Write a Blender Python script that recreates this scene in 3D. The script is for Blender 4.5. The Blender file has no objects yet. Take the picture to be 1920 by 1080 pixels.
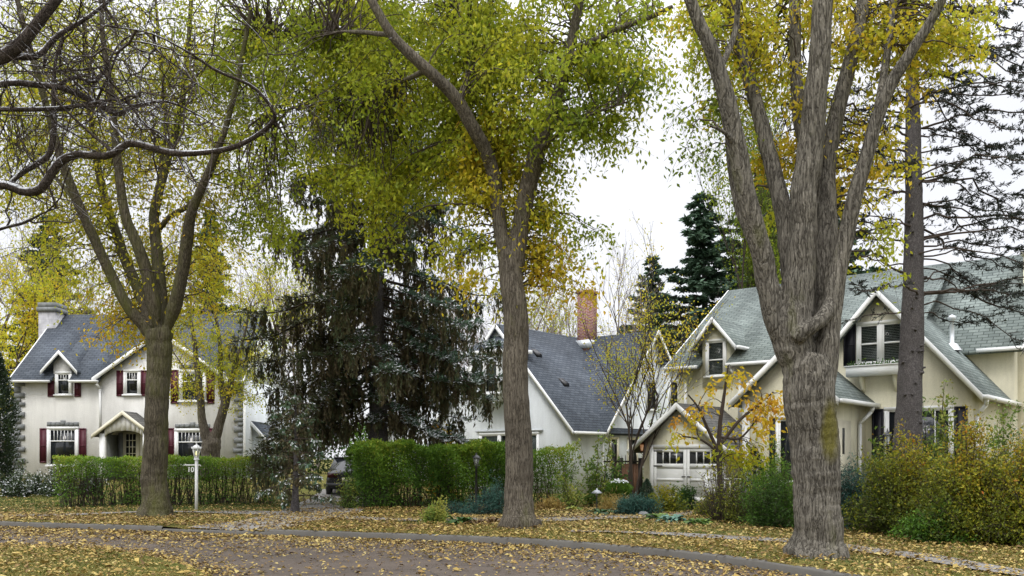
import bpy, math, random
import numpy as np
from mathutils import Vector, Matrix

random.seed(7)
RNG = np.random.default_rng(11)
SC = bpy.context.scene
COL = SC.collection
# camera model: focal length in pixels of the 1920 wide photograph, horizon row, eye height
F, CX, HZ, CZ = 1700.0, 960.0, 858.0, 1.65


def P(px, py, d):
    return np.array([(px - CX) * d / F, d, CZ + (HZ - py) * d / F])


def sstep(a, b, x):
    t = np.clip((np.asarray(x, float) - a) / (b - a), 0, 1)
    return t * t * (3 - 2 * t)


def gz(x, y):
    """height of the far lawn"""
    return 0.12 + 0.6 * sstep(31, 42, y) * sstep(0, -7, x)


def gp(px, py):
    """ground point of the far lawn seen at a pixel"""
    lo, hi = 5.0, 80.0
    for _ in range(50):
        m = (lo + hi) / 2
        if CZ + (HZ - py) * m / F > gz((px - CX) * m / F, m):
            lo = m
        else:
            hi = m
    p = P(px, py, lo)
    p[2] = gz(p[0], p[1])
    return p


# ------------------------------------------------------------------ objects
def tag(o, label=None, cat=None, group=None, kind=None):
    if label: o['label'] = label
    if cat: o['category'] = cat
    if group: o['group'] = group
    if kind: o['kind'] = kind
    return o


def thing(name, label, cat, loc=(0, 0, 0), rz=0.0, group=None):
    o = bpy.data.objects.new(name, None)
    COL.objects.link(o)
    o.location = [float(c) for c in loc]
    o.rotation_euler = (0, 0, rz)
    o.empty_display_size = 0.2
    return tag(o, label, cat, group)


def kids(o):
    return [c for c in bpy.data.objects if c.parent == o]


def copy_tree(o, loc, rz=0.0, scale=(1, 1, 1), label=None, parent=None):
    c = o.copy()
    COL.objects.link(c)
    if parent is None:
        c.location = [float(v) for v in loc]
        c.rotation_euler = (0, 0, rz)
        c.scale = scale
        if label: c['label'] = label
    else:
        c.parent = parent
    for ch in kids(o):
        copy_tree(ch, None, parent=c)
    return c


class G:
    """geometry collector (numpy) that becomes ONE mesh object"""
    def __init__(s):
        s.v, s.q, s.t, s.n, s.h = [], [], [], 0, []
        s.qm, s.tm = [], []

    def add(s, v, q=None, t=None, hue=0.0, m=0):
        v = np.asarray(v, float).reshape(-1, 3)
        s.v.append(v)
        s.h.append(np.broadcast_to(np.asarray(hue, float), (len(v),)))
        if q is not None and len(q):
            q = np.asarray(q, int).reshape(-1, 4); s.q.append(q + s.n); s.qm.append(np.full(len(q), m))
        if t is not None and len(t):
            t = np.asarray(t, int).reshape(-1, 3); s.t.append(t + s.n); s.tm.append(np.full(len(t), m))
        s.n += len(v)

    def empty(s):
        return s.n == 0

    def obj(s, name, mats, parent=None, origin=None, smooth=False, uv=False):
        if not isinstance(mats, (list, tuple)): mats = [mats]
        v = np.concatenate(s.v) if s.v else np.zeros((0, 3))
        if origin is None and parent is not None and s.__dict__.get('world', False):
            origin = np.array(parent.location)
        if origin is not None: v = v - np.asarray(origin)
        q = np.concatenate(s.q) if s.q else np.zeros((0, 4), int)
        t = np.concatenate(s.t) if s.t else np.zeros((0, 3), int)
        me = bpy.data.meshes.new(name)
        me.vertices.add(len(v)); me.vertices.foreach_set('co', v.astype(np.float32).ravel())
        nl = q.size + t.size
        me.loops.add(nl)
        me.loops.foreach_set('vertex_index', np.concatenate([q.ravel(), t.ravel()]).astype(np.int32))
        me.polygons.add(len(q) + len(t))
        starts = np.concatenate([np.arange(len(q)) * 4, q.size + np.arange(len(t)) * 3]).astype(np.int32)
        me.polygons.foreach_set('loop_start', starts)
        me.polygons.foreach_set('material_index', np.concatenate((s.qm or [np.zeros(0)]) + (s.tm or [np.zeros(0)])).astype(np.int32))
        if smooth:
            me.polygons.foreach_set('use_smooth', np.ones(len(q) + len(t), bool))
        a = me.attributes.new('hue', 'FLOAT', 'POINT')
        a.data.foreach_set('value', np.concatenate(s.h).astype(np.float32) if s.h else np.zeros(0, np.float32))
        me.update(calc_edges=True)
        me.validate()
        if uv:
            ul = me.uv_layers.new(name='UVMap')
            for p in me.polygons:
                n = p.normal
                tt = Vector((-n.y, n.x, 0)) if abs(n.z) < 0.999 else Vector((1, 0, 0))
                tt.normalize(); bb = n.cross(tt)
                for li in p.loop_indices:
                    c = me.vertices[me.loops[li].vertex_index].co
                    ul.data[li].uv = (c.dot(tt), c.dot(bb))
        for m in mats: me.materials.append(m)
        o = bpy.data.objects.new(name, me)
        COL.objects.link(o)
        if parent is not None: o.parent = parent
        elif origin is not None: o.location = [float(c) for c in origin]
        return o

    # --- solids in local coordinates; T maps (a, b, c) to xyz
    def box(s, a0, a1, b0, b1, c0, c1, T=None, m=0):
        pts = [(a, b, c) for c in (c0, c1) for b in (b0, b1) for a in (a0, a1)]
        if T: pts = [T(*p) for p in pts]
        q = np.array([(0, 2, 3, 1), (4, 5, 7, 6), (0, 1, 5, 4), (2, 6, 7, 3), (0, 4, 6, 2), (1, 3, 7, 5)])
        pts = np.array(pts)
        # keep the faces pointing outwards whatever T does
        e = np.linalg.det(np.array([pts[1] - pts[0], pts[2] - pts[0], pts[4] - pts[0]]))
        s.add(pts, q if e > 0 else q[:, ::-1], m=m)

    def prism(s, poly, ext, m=0):
        """planar polygon (list of xyz) pushed along ext"""
        p = np.array(poly, float); n = len(p); ext = np.asarray(ext, float)
        nv = np.zeros(3)
        for i in range(n): nv += np.cross(p[i], p[(i + 1) % n])
        if nv @ ext > 0: p = p[::-1]
        v = np.concatenate([p, p + ext])
        quads = [(i, i + n, (i + 1) % n + n, (i + 1) % n) for i in range(n)]
        tri = []
        if n == 4:
            quads += [(0, 1, 2, 3), (7, 6, 5, 4)]
        else:
            for i in range(1, n - 1):
                tri += [(0, i, i + 1), (n, n + i + 1, n + i)]
        s.add(v, quads, tri, m=m)

    def bar(s, p0, p1, w, h, up=(0, 0, 1), m=0):
        p0 = np.asarray(p0, float); p1 = np.asarray(p1, float)
        d = p1 - p0; d = d / np.linalg.norm(d)
        a = np.cross(d, up); a /= np.linalg.norm(a); b = np.cross(a, d)
        poly = [p0 + a * w / 2 * i + b * h / 2 * j for i, j in ((-1, -1), (1, -1), (1, 1), (-1, 1))]
        s.prism(poly, p1 - p0, m=m)

    def lathe(s, prof, c=(0, 0, 0), seg=12, m=0, rot=0.0):
        prof = np.array(prof, float); k = len(prof)
        an = np.arange(seg) / seg * 2 * math.pi + rot
        v = np.stack([np.outer(prof[:, 0], np.cos(an)) + c[0], np.outer(prof[:, 0], np.sin(an)) + c[1],
                      np.repeat(prof[:, 1:2], seg, 1) + c[2]], -1).reshape(-1, 3)
        i = np.arange(k - 1)[:, None] * seg; j = np.arange(seg)[None]; j2 = (j + 1) % seg
        q = np.stack([i + j, i + j2, i + seg + j2, i + seg + j], -1).reshape(-1, 4)
        s.add(v, q, m=m)


def spline(pts, n):
    p = np.asarray(pts, float)
    if len(p) == 2: return p[0] + (p[1] - p[0]) * np.linspace(0, 1, n)[:, None]
    e = np.concatenate([[2 * p[0] - p[1]], p, [2 * p[-1] - p[-2]]])
    t = np.linspace(0, len(p) - 1 - 1e-9, n)
    i = t.astype(int); f = (t - i)[:, None]
    a, b, c, d = e[i], e[i + 1], e[i + 2], e[i + 3]
    return 0.5 * (2 * b + (c - a) * f + (2 * a - 5 * b + 4 * c - d) * f ** 2 + (3 * b - a - 3 * c + d) * f ** 3)


def nrm(v):
    return v / np.maximum(np.linalg.norm(v, axis=-1, keepdims=True), 1e-9)


def tubes(g, pts, rad, seg=4, hue=0.0, rmod=None, cap=False, m=0):
    """pts (N,K,3), rad (N,K): N tubes in one go"""
    pts = np.asarray(pts, float); rad = np.asarray(rad, float)
    if pts.ndim == 2: pts = pts[None]; rad = rad[None]
    N, K, _ = pts.shape
    if N == 0: return
    t = nrm(np.gradient(pts, axis=1))
    mean = nrm(pts[:, -1] - pts[:, 0])
    ref = np.where(np.abs(mean[:, 2:3]) > 0.7, np.array([[1.0, 0, 0]]), np.array([[0, 0, 1.0]]))[:, None]
    a = nrm(np.cross(t, np.broadcast_to(ref, t.shape))); b = np.cross(t, a)
    an = np.arange(seg) / seg * 2 * math.pi
    r = rad[:, :, None] * np.ones(seg)
    if rmod is not None: r = r * rmod
    v = pts[:, :, None] + r[..., None] * (a[:, :, None] * np.cos(an)[:, None] + b[:, :, None] * np.sin(an)[:, None])
    base = (np.arange(N) * K * seg)[:, None, None] + (np.arange(K - 1) * seg)[None, :, None]
    j = np.arange(seg)[None, None]; j2 = (j + 1) % seg
    q = np.stack([base + j, base + seg + j, base + seg + j2, base + j2], -1).reshape(-1, 4)[:, ::-1]
    h = hue
    if np.ndim(hue) == 1: h = np.repeat(np.asarray(hue), K * seg)
    g.add(v.reshape(-1, 3), q, hue=h, m=m)
    if cap:
        for ring, flip in ((0, 0), (K - 1, 1)):
            for nn in range(N):
                i0 = nn * K * seg + ring * seg
                vv = v.reshape(-1, 3)[i0:i0 + seg]
                tri = [(seg, (i + 1) % seg, i) if flip == 0 else (seg, i, (i + 1) % seg) for i in range(seg)]
                g.add(np.concatenate([vv, vv.mean(0)[None]]), None, [x[::-1] for x in tri], m=m)


def rdir(n, zb=0.0):
    v = RNG.normal(size=(n, 3)); v[:, 2] += zb
    return nrm(v)


def leaves(g, p, size, hue, axis=None, width=0.5, fold=0.08, droop=-1.1):
    """N folded pointed leaves at points p"""
    p = np.asarray(p, float); n = len(p)
    if n == 0: return
    ax = rdir(n, droop) if axis is None else nrm(axis)
    sd = nrm(np.cross(ax, rdir(n)))
    nm = np.cross(ax, sd)
    L = np.broadcast_to(np.asarray(size, float), (n,))[:, None]
    v = np.stack([p, p + ax * L * 0.45 + sd * L * width * 0.5 + nm * L * fold, p + ax * L,
                  p + ax * L * 0.45 - sd * L * width * 0.5 + nm * L * fold], 1).reshape(-1, 3)
    q = np.arange(n * 4).reshape(-1, 4)
    g.add(v, q, hue=np.repeat(np.broadcast_to(hue, (n,)), 4))


# ------------------------------------------------------------------ materials
class N:
    def __init__(s, name):
        s.m = bpy.data.materials.new(name); s.m.use_nodes = True
        s.t = s.m.node_tree; s.t.nodes.clear()
        s.out = s.t.nodes.new('ShaderNodeOutputMaterial')

    def n(s, typ, ins=None, **kw):
        nd = s.t.nodes.new('ShaderNode' + typ)
        for k, v in kw.items(): setattr(nd, k, v)
        for k, v in (ins or {}).items(): s.set(nd.inputs[k], v)
        return nd

    def set(s, sock, v):
        if isinstance(v, bpy.types.NodeSocket): s.t.links.new(v, sock)
        elif isinstance(v, tuple) and len(v) == 3 and sock.type == 'RGBA': sock.default_value = (*v, 1)
        else: sock.default_value = v

    def ramp(s, fac, stops, interp='LINEAR'):
        r = s.n('ValToRGB', {'Fac': fac}); e = r.color_ramp.elements
        r.color_ramp.interpolation = interp
        while len(e) < len(stops): e.new(0.5)
        for el, (p, c) in zip(e, stops):
            el.position = p; el.color = (*c, 1) if not np.isscalar(c) else (c, c, c, 1)
        return r.outputs['Color']

    def mix(s, f, a, b, mode='MIX'):
        nd = s.n('MixRGB', {'Fac': f, 'Color1': a, 'Color2': b}, blend_type=mode)
        return nd.outputs['Color']

    def math(s, op, a, b=0.5, clamp=False):
        nd = s.n('Math', operation=op, use_clamp=clamp); s.set(nd.inputs[0], a); s.set(nd.inputs[1], b)
        return nd.outputs[0]

    def noise(s, scale, vec=None, detail=4.0, rough=0.6, out='Fac'):
        i = {'Scale': scale, 'Detail': detail, 'Roughness': rough}
        if vec is not None: i['Vector'] = vec
        return s.n('TexNoise', i).outputs[out]

    def obj(s, scale=(1, 1, 1)):
        tc = s.n('TexCoord').outputs['Object']
        return s.n('Mapping', {'Vector': tc, 'Scale': scale}).outputs[0]

    def pos(s, scale=(1, 1, 1)):
        tc = s.n('NewGeometry').outputs['Position']
        return s.n('Mapping', {'Vector': tc, 'Scale': scale}).outputs[0]

    def bump(s, h, strength=0.4, dist=0.02):
        return s.n('Bump', {'Height': h, 'Strength': strength, 'Distance': dist}).outputs[0]

    def surf(s, col, rough=0.7, normal=None, spec=0.3, metal=0.0):
        b = s.n('BsdfPrincipled', {'Base Color': col, 'Roughness': rough, 'Specular IOR Level': spec, 'Metallic': metal})
        if normal is not None: s.set(b.inputs['Normal'], normal)
        s.t.links.new(b.outputs[0], s.out.inputs[0])
        return s.m

    def snow(s, col, lo=0.35, amount=0.5, scale=3.0):
        nz = s.n('SeparateXYZ', {0: s.n('NewGeometry').outputs['Normal']}).outputs[2]
        a = s.n('MapRange', {0: nz, 1: lo, 2: lo + 0.3}).outputs[0]
        b = s.ramp(s.noise(scale, s.pos(), 6, 0.75), [(1 - amount - 0.06, 0.0), (1 - amount + 0.06, 1.0)])
        return s.mix(s.math('MULTIPLY', a, b), col, (0.82, 0.84, 0.88))


def m_plain(name, col, rough=0.6, var=0.15, scale=3.0, bump=0.1, bscale=40.0, spec=0.3, metal=0.0):
    k = N(name)
    v = k.noise(scale, k.obj(), 5)
    c = k.mix(v, tuple(x * (1 - var) for x in col), tuple(min(1, x * (1 + var)) for x in col))
    return k.surf(c, rough, k.bump(k.noise(bscale, k.obj(), 3), bump, 0.01), spec, metal)


def m_stucco(name, col):
    k = N(name)
    big = k.ramp(k.noise(0.55, k.obj((1, 1, 0.6)), 6, 0.65), [(0.3, 0.84), (0.7, 1.06)])
    streak = k.ramp(k.noise(2.2, k.obj((1, 1, 0.12)), 5, 0.7), [(0.35, 0.90), (0.62, 1.03)])
    fine = k.ramp(k.noise(24, k.obj(), 4), [(0.3, 0.93), (0.7, 1.05)])
    c = k.mix(1.0, k.mix(1.0, k.mix(1.0, col, big, 'MULTIPLY'), streak, 'MULTIPLY'), fine, 'MULTIPLY')
    st = k.ramp(k.noise(1.4, k.obj((1, 1, 0.25)), 7, 0.75), [(0.54, 0.0), (0.74, 0.30)])
    c = k.mix(st, c, tuple(x * q for x, q in zip(col, (0.62, 0.62, 0.58))))
    h = k.math('ADD', k.noise(14, k.obj(), 4), k.noise(60, k.obj(), 3))
    return k.surf(c, 0.9, k.bump(h, 0.45, 0.02), 0.15)


def m_shingle(name, c1, c2, gap, snow=0.0):
    k = N(name)
    uv = k.n('TexCoord').outputs['UV']
    br = k.n('TexBrick', {'Vector': uv, 'Color1': c1, 'Color2': c2, 'Mortar': gap, 'Scale': 1.0, 'Mortar Size': 0.012,
                          'Mortar Smooth': 0.3, 'Bias': 0.0, 'Brick Width': 0.32, 'Row Height': 0.15}, offset=0.5)
    v = k.ramp(k.noise(0.7, k.obj(), 5, 0.7), [(0.3, 0.80), (0.7, 1.22)])
    g = k.ramp(k.noise(90, k.obj(), 2), [(0.3, 0.8), (0.7, 1.25)])
    c = k.mix(1.0, k.mix(1.0, br.outputs['Color'], v, 'MULTIPLY'), g, 'MULTIPLY')
    sep = k.n('SeparateXYZ', {0: uv}).outputs[1]
    saw = k.math('FRACT', k.math('DIVIDE', sep, 0.15))
    h = k.math('SUBTRACT', br.outputs['Fac'], k.math('MULTIPLY', saw, 0.0))
    h2 = k.math('SUBTRACT', 1.0, saw)
    hh = k.math('SUBTRACT', h2, h)
    if snow: c = k.snow(c, 0.3, snow, 9.0)
    return k.surf(c, 0.88, k.bump(hh, 0.6, 0.02), 0.2)


def m_brick(name, c1, c2, mortar, w=0.22, h=0.075):
    k = N(name)
    uv = k.n('TexCoord').outputs['UV']
    br = k.n('TexBrick', {'Vector': uv, 'Color1': c1, 'Color2': c2, 'Mortar': mortar, 'Scale': 1.0, 'Mortar Size': 0.008,
                          'Mortar Smooth': 0.2, 'Bias': -0.1, 'Brick Width': w, 'Row Height': h}, offset=0.5)
    v = k.ramp(k.noise(3, k.obj(), 5), [(0.3, 0.75), (0.7, 1.2)])
    c = k.mix(1.0, br.outputs['Color'], v, 'MULTIPLY')
    return k.surf(c, 0.9, k.bump(br.outputs['Fac'], -0.5, 0.01), 0.15)


def m_bark(name, dark, light, scale=1.0, moss=0.0, snow=0.0, disp=0.0, zs=0.09, patch=None):
    """furrowed bark: long interlacing ridges, fine grain across them, lichen and moss in patches"""
    k = N(name)
    wob = k.n('MixRGB', {'Fac': 0.035, 'Color1': k.obj(), 'Color2': k.noise(4.0, k.obj(), 3, out='Color')}, blend_type='LINEAR_LIGHT').outputs[0]
    vec = k.n('Mapping', {'Vector': wob, 'Scale': (1, 1, zs)}).outputs[0]
    n1 = k.noise(13.0 * scale, vec, 2, 0.5)
    rid = k.math('MULTIPLY', k.math('ABSOLUTE', k.math('SUBTRACT', n1, 0.5)), 9.0, True)
    n3 = k.noise(29.0 * scale, k.n('Mapping', {'Vector': wob, 'Scale': (1, 1, zs * 1.5)}).outputs[0], 2, 0.5)
    rid2 = k.math('MULTIPLY', k.math('ABSOLUTE', k.math('SUBTRACT', n3, 0.5)), 7.0, True)
    n2 = k.noise(55 * scale, k.n('Mapping', {'Vector': wob, 'Scale': (1, 1, 0.4)}).outputs[0], 4, 0.7)
    h = k.math('ADD', k.math('MULTIPLY', rid, 0.42), k.math('ADD', k.math('MULTIPLY', rid2, 0.30), k.math('MULTIPLY', n2, 0.28)))
    col = k.ramp(h, [(0.12, dark), (0.45, tuple((a + b) / 2.1 for a, b in zip(dark, light))), (0.85, light)])
    big = k.ramp(k.noise(1.3, k.obj((1, 1, 0.5)), 5, 0.7), [(0.3, 0.75), (0.7, 1.2)])
    col = k.mix(1.0, col, big, 'MULTIPLY')
    if moss:
        mf = k.ramp(k.noise(1.5, k.obj((1, 1, 0.35)), 6, 0.7), [(0.66 - 0.3 * moss, 0.0), (0.86 - 0.22 * moss, 0.7)])
        col = k.mix(mf, col, k.mix(n2, (0.05, 0.06, 0.012), (0.17, 0.18, 0.04)))
    if patch:                                   # a bright moss patch with an outline of its own on one side of the trunk
        pv = k.n('Mapping', {'Vector': k.n('MixRGB', {'Fac': 0.10, 'Color1': k.obj(), 'Color2': k.noise(4, k.obj(), 4, out='Color')}, blend_type='LINEAR_LIGHT').outputs[0], 'Location': tuple(-c * q for c, q in zip(patch[0], patch[1])), 'Scale': patch[1]}).outputs[0]
        ln = k.n('VectorMath', {0: pv}, operation='LENGTH').outputs['Value']
        col = k.mix(k.ramp(ln, [(0.5, 0.8), (1.15, 0.0)]), col, k.mix(n2, (0.06, 0.058, 0.01), (0.20, 0.175, 0.03)))
    if snow: col = k.snow(col, 0.25, snow, 2.2)
    mat = k.surf(col, 0.92, k.bump(h, 0.9, 0.03), 0.1)
    if disp:
        d = k.n('Displacement', {'Height': h, 'Midlevel': 0.6, 'Scale': disp})
        k.t.links.new(d.outputs[0], k.out.inputs['Displacement'])
        mat.displacement_method = 'BOTH'
    return mat


def m_leaf(name, stops, trans=0.35, rough=0.55, jitter=0.12, snow=0.0, wet=False):
    k = N(name)
    hue = k.n('Attribute', attribute_name='hue').outputs['Fac']
    rnd = k.n('NewGeometry').outputs['Random Per Island']
    f = k.math('ADD', hue, k.math('MULTIPLY', k.math('SUBTRACT', rnd, 0.5), jitter * 2))
    c = k.ramp(f, stops)
    v = k.ramp(k.math('FRACT', k.math('MULTIPLY', rnd, 37.0)), [(0, 0.84), (1, 1.14)])
    c = k.mix(1.0, c, v, 'MULTIPLY')
    if snow: c = k.mix(k.ramp(hue, [(0.45, 0.0), (0.6, 1.0)]) if wet else 1.0, c, k.snow(c, 0.45, snow, 7.0))
    d = k.n('BsdfPrincipled', {'Base Color': c, 'Roughness': rough, 'Specular IOR Level': 0.25})
    t = k.n('BsdfTranslucent', {'Color': c})
    mx = k.n('MixShader', {0: trans, 1: d.outputs[0], 2: t.outputs[0]})
    k.t.links.new(mx.outputs[0], k.out.inputs[0])
    return k.m


def m_glass(name, col=(0.012, 0.014, 0.016), clear=0.0):
    k = N(name)
    v = k.ramp(k.noise(1.2, k.obj(), 2), [(0.3, tuple(c * 0.5 for c in col)), (0.7, tuple(c * 2.0 for c in col))])
    b = k.n('BsdfPrincipled', {'Base Color': v, 'Roughness': 0.06, 'Specular IOR Level': 0.5})
    k.set(b.inputs['Normal'], k.bump(k.noise(1.5, k.obj(), 1), 0.04, 0.05))
    if clear:
        t = k.n('BsdfTransparent', {'Color': (0.9, 0.93, 0.92)})
        mx = k.n('MixShader', {0: clear, 1: b.outputs[0], 2: t.outputs[0]})
        k.t.links.new(mx.outputs[0], k.out.inputs[0])
    else:
        k.t.links.new(b.outputs[0], k.out.inputs[0])
    return k.m


MAT = dict(
    stucco_grey=m_stucco('stucco_grey', (0.78, 0.772, 0.74)),
    stucco_white=m_stucco('stucco_white', (0.76, 0.80, 0.815)),
    stucco_cream=m_stucco('stucco_cream', (0.775, 0.74, 0.575)),
    stone=m_plain('stone', (0.19, 0.20, 0.20), 0.9, 0.5, 5, 0.8, 18),
    white=m_plain('white_paint', (0.78, 0.79, 0.78), 0.5, 0.07, 4, 0.05),
    offwhite=m_plain('cream_paint', (0.70, 0.66, 0.52), 0.5, 0.07, 4, 0.05),
    grey_roof=m_shingle('blue_grey_shingle', (0.082, 0.095, 0.112), (0.055, 0.065, 0.08), (0.02, 0.025, 0.032)),
    green_roof=m_shingle('green_grey_shingle', (0.178, 0.207, 0.193), (0.12, 0.143, 0.134), (0.045, 0.055, 0.052)),
    brown_roof=m_shingle('brown_grey_shingle', (0.12, 0.115, 0.105), (0.08, 0.08, 0.075), (0.03, 0.03, 0.03)),
    burgundy=m_plain('burgundy_paint', (0.075, 0.014, 0.024), 0.5, 0.15, 3, 0.08),
    black=m_plain('black_paint', (0.012, 0.012, 0.018), 0.45, 0.2, 3, 0.05),
    brick=m_brick('red_brick', (0.27, 0.105, 0.082), (0.18, 0.065, 0.055), (0.45, 0.40, 0.37)),
    chimney_stone=m_brick('pale_stone_block', (0.40, 0.40, 0.41), (0.33, 0.33, 0.35), (0.30, 0.30, 0.30), 0.4, 0.22),
    glass=m_glass('window_glass'),
    clear_glass=m_glass('clear_window_glass', clear=0.72),
    dark_room=m_plain('dark_interior', (0.012, 0.013, 0.014), 0.9, 0.3, 2, 0.0),
    blind=m_plain('blind_slats', (0.42, 0.44, 0.40), 0.6, 0.05, 3, 0.0),
    curtain=m_plain('curtain_cloth', (0.20, 0.22, 0.20), 0.9, 0.2, 3, 0.05),
    wood_dark=m_plain('weathered_boards', (0.16, 0.085, 0.05), 0.85, 0.5, 4, 0.5, 30),
    wood_black=m_plain('dark_post_wood', (0.02, 0.016, 0.014), 0.7, 0.3, 4, 0.3, 30),
    metal_black=m_plain('black_iron', (0.012, 0.012, 0.013), 0.4, 0.2, 8, 0.1, 50, 0.5),
    metal_grey=m_plain('grey_metal', (0.25, 0.26, 0.27), 0.4, 0.1, 6, 0.05, 30, 0.5, 0.6),
    lead=m_plain('metal_flashing', (0.55, 0.58, 0.60), 0.4, 0.1, 5, 0.1, 20, 0.5, 0.3),
    copper=m_plain('copper_lantern', (0.30, 0.11, 0.05), 0.4, 0.2, 8, 0.1, 40, 0.5, 0.7),
    snow=m_plain('snow', (0.83, 0.85, 0.88), 0.6, 0.05, 3, 0.3, 25),
    concrete=m_plain('concrete', (0.19, 0.18, 0.17), 0.9, 0.3, 2.2, 0.35, 30),
    curb=m_plain('kerb_concrete', (0.10, 0.095, 0.085), 0.9, 0.4, 1.7, 0.4, 25),
    soil=m_plain('dark_soil', (0.022, 0.017, 0.013), 0.95, 0.6, 6, 0.9, 18),
    bark_elm=m_bark('elm_bark', (0.034, 0.028, 0.022), (0.185, 0.162, 0.128), 1.7, 0.35, zs=.085),
    bark_big=m_bark('grey_elm_bark', (0.020, 0.017, 0.014), (0.215, 0.198, 0.165), 1.45, 0.28, zs=.11, patch=((0.09, -0.36, 1.95), (5.0, 1.4, 1.8))),
    bark_moss=m_bark('mossy_elm_bark', (0.030, 0.025, 0.017), (0.135, 0.118, 0.085), 1.7, 0.7, zs=.085),
    bark_snow=m_bark('snowy_bark', (0.025, 0.02, 0.018), (0.11, 0.09, 0.078), 2.2, 0.0, 0.50, zs=.3),
    bark_spruce=m_bark('spruce_bark', (0.05, 0.046, 0.046), (0.165, 0.152, 0.15), 2.2, zs=.55),
    twig_snow=m_bark('snow_edged_twig', (0.03, 0.025, 0.022), (0.13, 0.105, 0.09), 2.0, 0.0, 0.42, zs=.5),
    twig=m_plain('brown_twig', (0.055, 0.042, 0.033), 0.9, 0.4, 2, 0.2),
    twig_grey=m_plain('grey_twig', (0.16, 0.13, 0.115), 0.9, 0.35, 2, 0.2),
    twig_pale=m_plain('pale_bare_twig', (0.25, 0.215, 0.20), 0.9, 0.3, 0.6, 0.2),
)
ELM = [(0.0, (0.06, 0.11, 0.015)), (0.3, (0.22, 0.29, 0.022)), (0.5, (0.40, 0.44, 0.035)), (0.68, (0.52, 0.47, 0.03)), (0.84, (0.66, 0.47, 0.035)), (1.0, (0.56, 0.28, 0.03))]
MAT['leaf_elm'] = m_leaf('elm_leaves', ELM, 0.55, jitter=0.06)
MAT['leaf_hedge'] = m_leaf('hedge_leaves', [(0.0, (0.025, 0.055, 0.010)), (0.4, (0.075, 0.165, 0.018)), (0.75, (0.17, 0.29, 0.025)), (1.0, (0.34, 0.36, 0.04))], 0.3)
MAT['leaf_rust'] = m_leaf('rusty_bush_leaves', [(0.0, (0.055, 0.085, 0.012)), (0.35, (0.18, 0.21, 0.018)), (0.6, (0.35, 0.31, 0.022)), (0.8, (0.38, 0.22, 0.018)), (1.0, (0.42, 0.14, 0.025))], 0.35)
MAT['leaf_ground'] = m_leaf('dry_leaves', [(0.0, (0.10, 0.06, 0.028)), (0.35, (0.22, 0.14, 0.045)), (0.7, (0.36, 0.26, 0.07)), (1.0, (0.46, 0.37, 0.14))], 0.1, 0.7)
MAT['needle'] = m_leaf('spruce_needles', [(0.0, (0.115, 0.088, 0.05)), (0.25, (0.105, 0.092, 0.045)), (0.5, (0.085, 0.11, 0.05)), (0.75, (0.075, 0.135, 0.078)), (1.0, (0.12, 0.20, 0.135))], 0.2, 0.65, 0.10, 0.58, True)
MAT['needle_plain'] = m_leaf('fir_needles', [(0.0, (0.03, 0.055, 0.034)), (0.5, (0.055, 0.10, 0.06)), (1.0, (0.11, 0.18, 0.115))], 0.1, 0.6)
MAT['needle_dark'] = m_leaf('dark_spruce_needles', [(0.0, (0.022, 0.024, 0.026)), (0.5, (0.03, 0.042, 0.032)), (1.0, (0.06, 0.075, 0.05))], 0.05, 0.6)
MAT['leaf_green'] = m_leaf('garden_leaves', [(0.0, (0.02, 0.05, 0.02)), (0.35, (0.06, 0.13, 0.03)), (0.7, (0.16, 0.24, 0.04)), (1.0, (0.34, 0.33, 0.06))], 0.3)
MAT['leaf_teal'] = m_leaf('teal_juniper', [(0.0, (0.015, 0.05, 0.04)), (0.5, (0.04, 0.11, 0.085)), (1.0, (0.10, 0.2, 0.15))], 0.15)
MAT['leaf_snowy'] = m_leaf('snowy_leaves', [(0.0, (0.02, 0.035, 0.018)), (0.5, (0.05, 0.08, 0.03)), (1.0, (0.14, 0.16, 0.05))], 0.2, snow=0.5)
MAT['leaf_white'] = m_leaf('white_petals', [(0.0, (0.75, 0.74, 0.66)), (1.0, (0.82, 0.82, 0.80))], 0.2)
MAT['grass'] = m_leaf('grass_blades', [(0.0, (0.05, 0.085, 0.016)), (0.5, (0.13, 0.14, 0.025)), (1.0, (0.26, 0.20, 0.06))], 0.2)
# ------------------------------------------------------------------ camera, sky, sun
cam = bpy.data.cameras.new('camera'); co = bpy.data.objects.new('camera', cam); COL.objects.link(co)
co.location = (0, 0, CZ); co.rotation_euler = (math.pi / 2, 0, 0)
cam.sensor_width = 36; cam.lens = F / 1920 * 36; cam.shift_y = (HZ - 540) / 1920; cam.clip_end = 3000; cam.clip_start = 0.05
SC.camera = co
EL, AZ = math.radians(52), math.radians(205)
W = bpy.data.worlds.new('World'); SC.world = W; W.use_nodes = True
wt = W.node_tree; wt.nodes.clear()
def wn(t, **kw):
    nd = wt.nodes.new('ShaderNode' + t)
    for k, v in kw.items(): setattr(nd, k, v)
    return nd
sky = wn('TexSky', sky_type='NISHITA', sun_disc=False, sun_elevation=EL, sun_rotation=AZ, air_density=1.0, dust_density=3.0)
bw = wn('RGBToBW'); wt.links.new(sky.outputs[0], bw.inputs[0])
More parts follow.
